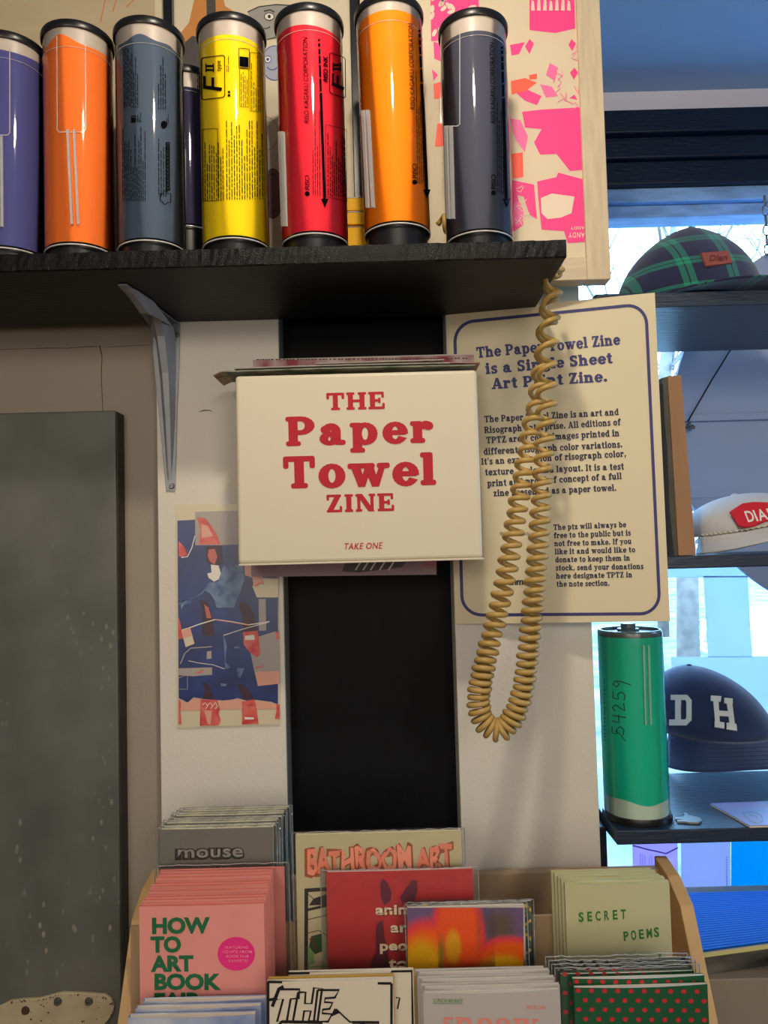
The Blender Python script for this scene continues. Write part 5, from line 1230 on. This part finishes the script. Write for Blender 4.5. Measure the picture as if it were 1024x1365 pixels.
MB().lathe(kx, GY, [(.016, gz1 - .001), (.016, gz1 + .004), (.011, gz1 + .005), (.011, gz1 + .012), (0, gz1 + .012)], 28).build('nozzle', M_smoke, gt, smooth=True, autos=True)
fn = on_cyl(gx, GY, GR)
m = MB()
for xa, xb in ((856, 859), (862.5, 865.5)):
    L = 10
    for k in range(L):
        u0, u1 = k/L, (k+1)/L; A0, A1 = xa + (xb-xa)*u0, xa + (xb-xa)*u1; ya, yb = 860 + 106*u0, 860 + 106*u1
        q0 = [fn(A0, ya, -.0002), fn(A0+2.4, ya, -.0002), fn(A1+2.4, yb, -.0002), fn(A1, yb, -.0002)]
        d = [Vector((v.x-gx, v.y-GY, 0)).normalized() * .003 for v in q0]; m.hexa([q0[0], q0[1], q0[1]+d[1], q0[0]+d[0], q0[3], q0[2], q0[2]+d[2], q0[3]+d[3]])
m.build('label_clip', mat('green_tinted_clip', s2l(120, 176, 150), .35), gt)
m = MB()
# handwritten number reading upwards, strokes in photograph units
five = [[(.95, 1.0), (.15, 1.0), (.05, .55), (.6, .62), (.9, .3), (.5, 0), (-.1, .08)]]; four = [[(.25, 1.05), (0, .45), (.95, .5)], [(.85, 1.0), (.6, -.15)]]
two = [[(0, .8), (.45, 1.05), (.75, .75), (0, .02), (.95, .08)]]; nine = [[(.85, .85), (.4, 1.05), (.1, .75), (.45, .5), (.85, .85), (.7, .3), (.35, -.45)]]
yy0 = 979
for dg_ in (five, four, two, five, nine):
    for st_ in dg_: stroke(m, fn, [(832 - b_ * 16 + (979 - yy0) * .03, yy0 - a_ * 11.5) for a_, b_ in st_], 1.4, .0004)
    yy0 -= 15.5
stroke(m, fn, [(820, 974), (826, 978), (834, 988)], 1.2, .0004)
r = random.Random(3); y = 905
while y < 990: stroke(m, fn, [(805.5 + (y-905)*.01, y), (805.5 + (y-905)*.01, y + 3)], 1.2, .0004); y += r.uniform(3.6, 6)
m.build('lettering', mat('pen_on_green', s2l(12, 60, 52), .5), gt)

# ------------------------------------------------------------------ caps
def cap(name, label, cx, cy, z0, a, b, h, mt, brim, yaw=0.0, peak=(0, 0), brim_mt=None, power=1.0, tilt=0.0, back=1.0):
    """six-panel cap: dome over an oval band plus a curved visor towards -y (turned by yaw)"""
    t = thing(name, label, 'cap', (cx, cy, z0), 'caps on the window shelves')
    bw, bd, droop, rise, bz = brim; N, M_ = 64, 18
    def P(th, ph):    # th around, ph 0 rim .. 1 top
        c = math.cos(ph * PI / 2) ** power; s_ = math.sin(ph * PI / 2) ** .92
        x = a * math.cos(th) * c + peak[0] * s_ ; y = b * math.sin(th) * c + peak[1] * s_
        seam = .0012 * (abs(math.cos(3 * th + PI / 2)) ** 30)
        fold = .0016 * math.sin(5 * th + 2) * math.sin(ph * 5)
        rr = 1 + (fold - seam) / a
        return Vector((x * rr, y * rr, h * s_))
    Rz = Matrix.Rotation(yaw, 3, 'Z'); Rt = Matrix.Rotation(tilt, 3, 'Y'); O = Vector((cx, cy, z0))
    tf = lambda p: O + Rt @ (Rz @ p)
    vs = []; fs = []
    for j in range(M_):
        for i in range(N): vs.append(tf(P(2*PI*i/N, j / M_)))
    vs.append(tf(P(0, 1)))
    for j in range(M_ - 1):
        for i in range(N): i2 = (i+1) % N; fs.append((j*N+i, j*N+i2, (j+1)*N+i2, (j+1)*N+i))
    for i in range(N): fs.append(((M_-1)*N+i, (M_-1)*N+(i+1) % N, M_*N))
    MB().add(vs, fs).build('crown', mt, t, smooth=True, solid=.0014)
    # button
    top = P(0, 1); m = MB(); m.add([tf(top + Vector((.006*math.cos(k*PI/6)*c, .006*math.sin(k*PI/6)*c, .003*s_))) for c, s_ in ((1, 0), (.7, .8)) for k in range(12)] + [tf(top + Vector((0, 0, .0034)))], [(k, (k+1) % 12, 12+(k+1) % 12, 12+k) for k in range(12)] + [(12+k, 12+(k+1) % 12, 24) for k in range(12)]); m.build('button', mt, t, smooth=True)
    # visor
    nu, nv = 36, 10; vs = []
    def Bp(u, v):
        th = -PI/2 + (u - .5) * 2 * math.radians(bw); e = math.sin(u * PI) ** .6
        base = Vector((a * math.cos(th), b * math.sin(th), 0)); ext = bd * e
        x = base.x * (1 + .10 * v); y = base.y - ext * v
        z = bz - droop * (x / a) ** 2 * v ** .6 + rise * v
        return Vector((x, y, z))
    for j in range(nv + 1):
        for i in range(nu + 1): vs.append(tf(Bp(i / nu, j / nv)))
    fs = [(j*(nu+1)+i, j*(nu+1)+i+1, (j+1)*(nu+1)+i+1, (j+1)*(nu+1)+i) for j in range(nv) for i in range(nu)]
    v_ = MB().add(vs, fs).build('visor', brim_mt or mt, t, smooth=True, solid=.0028)
    return t, tf, P, Bp, v_
def stitches(v_, tf, Bp, m_, rows=(.25, .4, .55, .7, .85)):
    m = MB()
    for r_ in rows: m.tube([tf(Bp(.06 + .88*k/40, r_) + Vector((0, 0, .0018))) for k in range(41)], .00045, 4, cap=False)
    m.build('stitching', m_, v_)
def front_surface(tf, P):
    """sight lines onto the crown, so that patches lie on it"""
    from mathutils.bvhtree import BVHTree
    N, M_ = 120, 36; vs = [tf(P(2*PI*i/N, j / M_)) for j in range(M_ + 1) for i in range(N)]
    bv = BVHTree.FromPolygons(vs, [(j*N+i, j*N+(i+1) % N, (j+1)*N+(i+1) % N, (j+1)*N+i) for j in range(M_) for i in range(N)])
    def fn(px, py, h=0.0):
        d = ray(px, py).normalized(); hit = bv.ray_cast(EYE, d)
        if hit[0] is None: hit = bv.find_nearest(EYE + d * 1.2)
        t = (hit[0] - EYE).dot(d)
        return EYE + d * (t - h)
    return fn
# navy cap
M_navc = mat('navy_cotton', s2l(30, 46, 88), .85, noise=.15, nscale=18, bump=.4, bscale=500, sheen=.3)
M_navs = mat('navy_thread', s2l(22, 34, 66), .8)
CYn = 1.455; cxn = UX(952, 980, CYn)
t, tf, P, Bp, v_ = cap('baseball_cap', 'navy baseball cap with white felt letters D H', cxn, CYn, z3t + .062, .104, .112, UZ(925, 888, CYn) - z3t - .062, M_navc, (74, .060, .026, -.028, .0), yaw=.06, peak=(-.038, .01), power=1.10)
stitches(v_, tf, Bp, M_navs)
fs_ = front_surface(tf, P)
M_felt = mat('white_felt', s2l(226, 226, 222), .9, bump=.3, bscale=600)
def felt(pts_list, nm, par, mt, th=.0018, h0=.0010):
    """stiff piece cut from (x, y) outlines, lying on the crown along its local tangent plane"""
    allp = [fs_(x, y, 0) for pts in pts_list for x, y in pts]; c = sum(allp, Vector()) / len(allp)
    xs_ = [p[0] for q in pts_list for p in q]; ys_ = [p[1] for q in pts_list for p in q]
    a_, b_ = (min(xs_), max(xs_)), (min(ys_), max(ys_)); mx_, my_ = sum(a_) / 2, sum(b_) / 2
    n_ = (fs_(a_[1], my_) - fs_(a_[0], my_)).cross(fs_(mx_, b_[1]) - fs_(mx_, b_[0])).normalized()
    if n_.y > 0: n_ = -n_
    off = max((fs_(x, y) - c).dot(n_) for x in (a_[0], mx_, a_[1]) for y in (b_[0], my_, b_[1]))
    pl = on_plane(c + n_ * max(0, off), n_); m = MB()
    for k, pts in enumerate(pts_list):
        fr_ = [pl(x, y, h0 + th + k * 2e-5) for x, y in pts]; bk = [p - n_ * (h0 + th + .0006) for p in fr_]; n = len(pts)
        m.add(fr_ + bk, [tuple(range(n))] + [(i, i+n, (i+1) % n + n, (i+1) % n) for i in range(n)])
    global patch_plane
    patch_plane = lambda px, py, h=0.0: pl(px, py, h0 + th + .0002 + h)
    return m.build(nm, mt, par)
felt([[(900, 927), (907, 927), (907, 966), (900, 966)], [(894, 926), (913, 926), (913, 933), (894, 933)], [(892, 959), (914, 959), (914, 967), (892, 967)],
      [(915, 931), (921, 933), (921, 960), (915, 962)], [(911, 926), (915, 926), (921, 933), (915, 936)], [(915, 957), (921, 960), (914, 967), (910, 963)]], 'letter_d', t, M_felt)
felt([[(948, 927), (962, 928), (961, 935), (948, 934)], [(951, 932), (958, 932), (960, 966), (954, 966)], [(953, 961), (966, 963), (966, 971), (953, 969)],
      [(966, 930), (977, 931), (977, 938), (966, 937)], [(969, 935), (976, 935), (980, 966), (973, 966)], [(969, 963), (982, 965), (983, 974), (969, 972)], [(957, 947), (973, 948), (974, 955), (957, 954)]], 'letter_h', t, M_felt)
# plaid cap
def plaid():
    m = bpy.data.materials.new('green_navy_plaid'); m.use_nodes = True; nt = m.node_tree; b = nt.nodes['Principled BSDF']; b.inputs['Roughness'].default_value = .9; b.inputs['Sheen Weight'].default_value = .3
    tc = nt.nodes.new('ShaderNodeTexCoord'); mp = nt.nodes.new('ShaderNodeMapping'); mp.inputs['Rotation'].default_value = (0, .10, 0); nt.links.new(tc.outputs['Object'], mp.inputs['Vector'])
    sx = nt.nodes.new('ShaderNodeSeparateXYZ'); nt.links.new(mp.outputs['Vector'], sx.inputs[0])
    def band(out, period, off, stops):
        a = nt.nodes.new('ShaderNodeMath'); a.operation = 'MULTIPLY_ADD'; a.inputs[1].default_value = 1 / period; a.inputs[2].default_value = off; nt.links.new(out, a.inputs[0])
        f = nt.nodes.new('ShaderNodeMath'); f.operation = 'FRACT'; nt.links.new(a.outputs[0], f.inputs[0])
        r = nt.nodes.new('ShaderNodeValToRGB'); r.color_ramp.interpolation = 'CONSTANT'; e = r.color_ramp.elements
        while len(e) < len(stops): e.new(.5)
        for k, (p, c) in enumerate(stops): e[k].position = p; e[k].color = tuple(c) + (1,)
        nt.links.new(f.outputs[0], r.inputs['Fac']); return r.outputs['Color']
    nv, gr, bk = s2l(24, 24, 62), s2l(28, 138, 108), s2l(8, 12, 26)
    st_ = [(0, nv), (.50, gr), (.62, bk), (.65, gr), (.78, nv), (.97, bk)]
    cx_ = band(sx.outputs['X'], .074, .13, st_); cz = band(sx.outputs['Z'], .046, .45, st_)
    mx = nt.nodes.new('ShaderNodeMixRGB'); mx.inputs['Fac'].default_value = .5; nt.links.new(cx_, mx.inputs['Color1']); nt.links.new(cz, mx.inputs['Color2']); nt.links.new(mx.outputs[0], b.inputs['Base Color'])
    n2 = nt.nodes.new('ShaderNodeTexNoise'); n2.inputs['Scale'].default_value = 500; bp = nt.nodes.new('ShaderNodeBump'); bp.inputs['Strength'].default_value = .3; bp.inputs['Distance'].default_value = .001
    nt.links.new(tc.outputs['Object'], n2.inputs['Vector']); nt.links.new(n2.outputs['Fac'], bp.inputs['Height']); nt.links.new(bp.outputs['Normal'], b.inputs['Normal'])
    return m
M_plaid = plaid()
CYp = 1.25; cxp = UX(918, 385, CYp)
t, tf, P, Bp, v_ = cap('plaid_cap', 'green and navy plaid cap with a small brown leather patch', cxp, CYp, z1t + .012, .128, .10, UZ(937, 296, CYp) - z1t - .012, M_plaid, (70, .066, .006, -.002, .0), yaw=.42, peak=(.030, .015), power=1.5, tilt=-.02)
fs_ = front_surface(tf, P)
M_lea = mat('brown_leather', s2l(150, 76, 62), .6, bump=.2, bscale=300)
lp_ = felt([[(935, 337), (971, 334), (977, 350), (942, 354)]], 'leather_patch', t, M_lea)
m = MB(); put(m, patch_plane, sans('Dlan', .01), 945, 348, 8, 'l', -.07, width=24, shear=.2); m.build('patch_lettering', mat('burnt_mark', s2l(96, 46, 40), .7), lp_)
# white cap with red patch
M_wcap = mat('white_twill', s2l(206, 206, 208), .8, bump=.3, bscale=500)
CYw = 1.26; cxw = UX(1000, 730, CYw)
t, tf, P, Bp, v_ = cap('white_cap', 'white cap with a rope across the visor and a red patch reading DIA', cxw, CYw, z2t + .042, .094, .100, UZ(985, 658, CYw) - z2t - .042, M_wcap, (88, .058, .012, -.012, -.0), yaw=.16, peak=(-.008, .01), power=1.0, tilt=-.16)
fs_ = front_surface(tf, P)
M_rpat = mat('red_embroidery', s2l(206, 26, 48), .7, bump=.4, bscale=500)
fl = [(973, 682), (990, 671), (1004, 669), (1040, 670), (1060, 676), (1062, 690), (1040, 690), (1020, 694), (1006, 700), (994, 702), (985, 700)]
pw = felt([fl], 'red_patch', t, M_rpat)
m = MB()
for ch, x, w_ in (('D', 993.5, 11), ('I', 1005, 3.4), ('A', 1010.5, 12), ('P', 1023.5, 10)): put(m, patch_plane, sans(ch, .02), x + 3, 696 - (x - 993) * .12, 15.5, 'l', -.16, width=w_, shear=-.30)
m.build('patch_lettering', M_felt, pw)
m = MB(); pts = [tf(Bp(.02 + .96*k/120, .03) + Vector((0, -.003, .004))) for k in range(121)]
pts2 = [p + Vector((0, .0012 * math.cos(k * 1.9), .0012 * math.sin(k * 1.9))) for k, p in enumerate(pts)]
m.tube(pts2, .0019, 8); m.build('rope', mat('white_rope', s2l(200, 192, 178), .8), t, smooth=True)

# wooden frame standing edge-on
M_wfr = mat('worn_wood_edge', s2l(166, 118, 78), .55, nscale=7, col2=s2l(140, 104, 66), stretch=(2, 2, .5), bump=.2)
M_dkb = mat('dark_backing', s2l(84, 78, 68), .7, noise=.3, nscale=14)
wf = thing('picture_frame', 'worn wooden frame standing edge-on at the left of the middle window shelf', 'picture frame', (UX(905, 740, 1.13), 1.14, z2t))
a = [U(905, 739, 1.13), U(928, 739, 1.13), U(908.5, 500, 1.13), U(890.5, 501, 1.13)]
zfix = z2t + .0003
for p in a[:2]: p.z = zfix
m = MB(); m.prism(a, (0, .20, 0)); m.build('frame_edge', M_wfr, wf, bevel=.0008)
b = [U(896, 739, 1.134), U(905, 739, 1.134), U(890.5, 502, 1.134), U(882, 504, 1.134)]
b[0].z = b[1].z = zfix
m = MB(); m.prism([b[0], b[1], b[2], b[3]], (0, .18, 0)); m.build('backing', M_dkb, wf)
b = [(892, 738), (899, 738), (893, 680), (890, 600), (886, 560), (884, 512), (879, 512), (878, 640)]
m = MB(); q_ = [U(x, y, 1.1335) for x, y in b]; 
for k in (0, 1): q_[k].z = zfix
m.prism(q_, (0, .0008, 0)); m.build('torn_liner', mat('black_liner', s2l(22, 24, 30), .6), wf)

# round hanging sign seen from behind
M_sign = mat('sign_back_paint', s2l(158, 172, 198), .7, noise=.04, nscale=5)
SY = 1.50; sc = U(1161, 562, SY); sr = 266 * SY / F
sg = thing('hanging_sign', 'large round painted sign hanging in the window, seen from behind with its wire', 'sign', (sc.x, SY, sc.z - sr))
m = MB(); m.prism([(sc.x + sr*math.cos(2*PI*k/96), SY, sc.z + sr*math.sin(2*PI*k/96)) for k in range(96)], (0, .012, 0)); m.build('disc', M_sign, sg, bevel=.001)
zb_ = UZ(980, 555, SY - .008)
MB().box(sc.x - sr * .985, sc.x + sr * .985, SY - .012, SY, zb_ - .008, zb_ + .006).build('cross_bar', M_sign, sg, bevel=.002)
zb2 = UZ(950, 662, SY)
MB().box(sc.x - sr * .93, sc.x + sr * .93, SY - .004, SY, zb2 - .002, zb2 + .002).build('lower_bar', M_sign, sg)
wp = [U(x, y, SY - .02) for x, y in ((1006, 430), (975, 465), (950, 505), (925, 548), (917, 562))]
MB().tube(wp, .0016, 6).build('hanging_wire', mat('dark_wire', s2l(40, 42, 48), .4, metal=.6), sg, smooth=True)
p = U(919, 569, SY - .014); m = MB(); m.tube([p + Vector((.006*math.cos(k*PI/8), -.004 + .002*math.sin(k), .006*math.sin(k*PI/8))) for k in range(17)], .0022, 6, cap=False); m.tube([p + Vector((-.004, 0, 0)), p + Vector((.009, -.006, -.002))], .003, 8); m.tube([p, p + Vector((0, .014, 0))], .002, 6); m.build('eye_screw', M_screw, sg, smooth=True)
ch = thing('hanging_chain', 'short steel chain and hook hanging at the right edge above the plaid cap', 'chain', (UX(1021, 300, 1.49), 1.49, UZ(1021, 330, 1.49)))
for k in range(6):
    c = U(1020 + k * .6, 268 + k * 13, 1.488); m = MB(); rx = .006 if k % 2 else .003
    m.tube([c + Vector((rx*math.cos(q*PI/8), (.006 - rx)*math.cos(q*PI/8), .011*math.sin(q*PI/8))) for q in range(17)], .0014, 6, cap=False); m.build('link', M_screw, ch, smooth=True)

# backlit vinyl letter shapes and sheets on the glass
M_vinyl = mat('white_window_vinyl', (.56, .60, .66), .5, trans=.85)
VYs = 1.624
vs_ = thing('window_lettering', 'white vinyl block letter stuck on the window, backlit behind the navy cap', 'window lettering', (UX(960, 900, VYs), VYs, UZ(960, 980, VYs)))
m = MB(); fn = flatY(VYs)
for q in ([(860, 757), (1300, 745), (1300, 768), (860, 770)], [(938, 768), (997, 768), (1003, 876), (944, 876)], [(895, 876), (1300, 872), (1300, 925), (896, 925)], [(896, 925), (1300, 925), (1300, 1000), (897, 1000)], [(1080, 768), (1140, 768), (1140, 874), (1084, 874)]):
    m.prism([fn(x, y) for x, y in q], (0, .0008, 0))
m.build('vinyl', M_vinyl, vs_)
def wsheet(label, q, col, group='posters on the glass', tr=.92, extra=None, Y=1.615):
    t = thing('window_poster', label, 'poster', tuple(U((q[0][0]+q[1][0])/2, q[2][1], Y)), group)
    m = MB(); m.prism([U(x, y, Y) for x, y in q], (0, .0008, 0)); m.build('sheet', mat('sheet_' + '_'.join(str(c) for c in col), tuple(c / 100 for c in col), .5, trans=tr, noise=.05, nscale=6), t)
    if extra: extra(t, flatY(Y - .0002))
    return t
def ex_p(t, fn):
    m = MB()
    for k, (x, y0, y1) in enumerate(((854, 1138, 1156), (857, 1138, 1160), (860, 1140, 1158), (866, 1142, 1160), (869, 1140, 1156), (875, 1141, 1157))): stroke(m, fn, [(x, y0), (x, y1)], .7, .0004)
    stroke(m, fn, [(844, 1127), (862, 1132), (876, 1135), (888, 1138), (904, 1130)], 2, .0004); m.build('faint_lines', mat('violet_print', s2l(120, 90, 190), .6), t)
wsheet('lilac poster on the glass below the lowest window shelf', [(843, 1100), (903, 1098), (905, 1250), (845, 1250)], (52, 38, 62), extra=ex_p)
def ex_b(t, fn):
    m = MB()
    for k in range(14): stroke(m, fn, [(969, 1142 + k * 3.2), (969.2, 1144.2 + k * 3.2)], 1.4, .0004)
    m.build('faint_lettering', mat('grey_blue_print', s2l(90, 130, 180), .6), t)
wsheet('pale blue-white poster on the glass, between the lilac and the cyan ones', [(908, 1098), (974, 1098), (974, 1250), (909, 1250)], (44, 40, 50), extra=ex_b)
wsheet('bright cyan poster on the glass at the lower right corner of the window', [(975, 1098), (1100, 1098), (1100, 1250), (975, 1250)], (0.8, 34, 52))
# things under the window
M_gbox = mat('grey_painted_box', s2l(146, 132, 114), .6, noise=.06, nscale=8)
bxz = E - .684
sb = thing('bench_box', 'grey-brown painted box seat under the window, behind the rack', 'box', (1.0, 1.25, 0))
MB().box(.43, 2.2, 1.235, 1.56, 0, bxz).build('body', M_gbox, sb, bevel=.002)
pt = thing('portfolio', 'thick portfolio with a dark landscape print on its front edge, lying on the grey box', 'portfolio', (.75, 1.3, bxz))
fa = Vector((UX(915, 1258, 1.242) - .06, 1.2305, 0)); fb_ = fa + Vector((.75, .75 * .19, 0)); YBk = 1.448
def slab4(z0, z1, g=0.0):
    q = [fa + Vector((-g, -g, 0)), fb_ + Vector((0, -g, 0)), Vector((fb_.x, YBk + g, 0)), Vector((fa.x - g, YBk + g, 0))]
    m = MB(); m.hexa([v + Vector((0, 0, z)) for z in (z0, z1) for v in q]); return m
slab4(bxz + .0005, bxz + .027).build('case', mat('portfolio_dark', s2l(112, 108, 98), .5, nscale=9, col2=s2l(30, 32, 34), stretch=(1, 1, 3)), pt)
slab4(bxz + .0275, bxz + .0335, .001).build('page_block', mat('cream_edge', s2l(235, 225, 150), .5), pt)
bs = thing('plastic_sheet', 'bright blue corrugated plastic sheet lying on the portfolio', 'plastic sheet', (.75, 1.35, bxz + .0345))
M_blue = mat('blue_corrugated_plastic', (.002, .12, .50), .7, spec=.1)
slab4(bxz + .0340, bxz + .0358, .002).build('white_underlay', mat('white_card', s2l(220, 210, 196), .5), bs)
slab4(bxz + .0360, bxz + .0386).build('face', M_blue, bs)
m = MB(); nn = 26
for k in range(nn):
    q = [fa.lerp(Vector((fa.x, YBk, 0)), t_) for t_ in (k / nn, (k + .7) / nn)] + [fb_.lerp(Vector((fb_.x, YBk, 0)), t_) for t_ in ((k + .7) / nn, k / nn)]
    m.hexa([Vector((v.x, v.y, z)) for z in (bxz + .0386, bxz + .0390) for v in (q[0], q[3], q[2], q[1])])
m.build('rib', M_blue, bs)['kind'] = 'stuff'
# small things on the lowest window shelf
ky = thing('key', 'small grey metal key lying on the lowest window shelf beside the cartridge', 'key', (UX(918, 1092, 1.15), 1.15, z3t))
def on_top(px, py, h=0.0):
    d = ray(px, py); return EYE + d * ((z3t + h - E) / d.z)
m = MB()
def flatprism(m, pts, h): a = [on_top(x, y, 0.0004) for x, y in pts]; m.prism(a, (0, 0, h))
flatprism(m, [(900.5, 1094), (900, 1092), (911, 1091.5), (913, 1088), (911, 1086.5), (914, 1085.2), (917, 1087), (918, 1089), (926, 1090.5), (934, 1092.5), (936, 1096), (931, 1099), (920, 1098.8), (911, 1097.5), (903, 1097.5), (903, 1095.8), (911, 1095)], .003)
m.build('blade', mat('dull_nickel', s2l(130, 132, 132), .4, metal=.5), ky, bevel=.0005)
fz = thing('zine', 'small lilac booklet lying flat on the lowest window shelf beneath the navy cap', 'zine', tuple(on_top(985, 1090)))
q = [(947, 1073.5), (1000, 1103.5), (1075, 1101), (1040, 1070)]
a = [on_top(x, y, .0006) for x, y in q]; m = MB(); m.prism(a, (0, 0, .0022)); m.build('page_block', M_pg, fz)
a2 = [p + Vector((0, 0, .0024)) for p in a]; m = MB(); m.prism(a2, (0, 0, .0008)); cv = m.build('cover', mat('lilac_cover', s2l(150, 130, 176), .4, nscale=20, col2=s2l(110, 130, 180)), fz)
def ot(x, y, h=0): 
    d = ray(x, y); return EYE + d * ((z3t + .0042 - E) / d.z)
m = MB(); loop_stroke(m, ot, [(990, 1084), (1004, 1082), (1014, 1086), (1018, 1094), (1010, 1098), (1000, 1094), (994, 1088)], 1.2, 0); stroke(m, ot, [(998, 1086), (1008, 1088), (1010, 1092)], 1.2, 0); m.build('drawing', mat('grey_green_line', s2l(110, 130, 130), .5), fz)
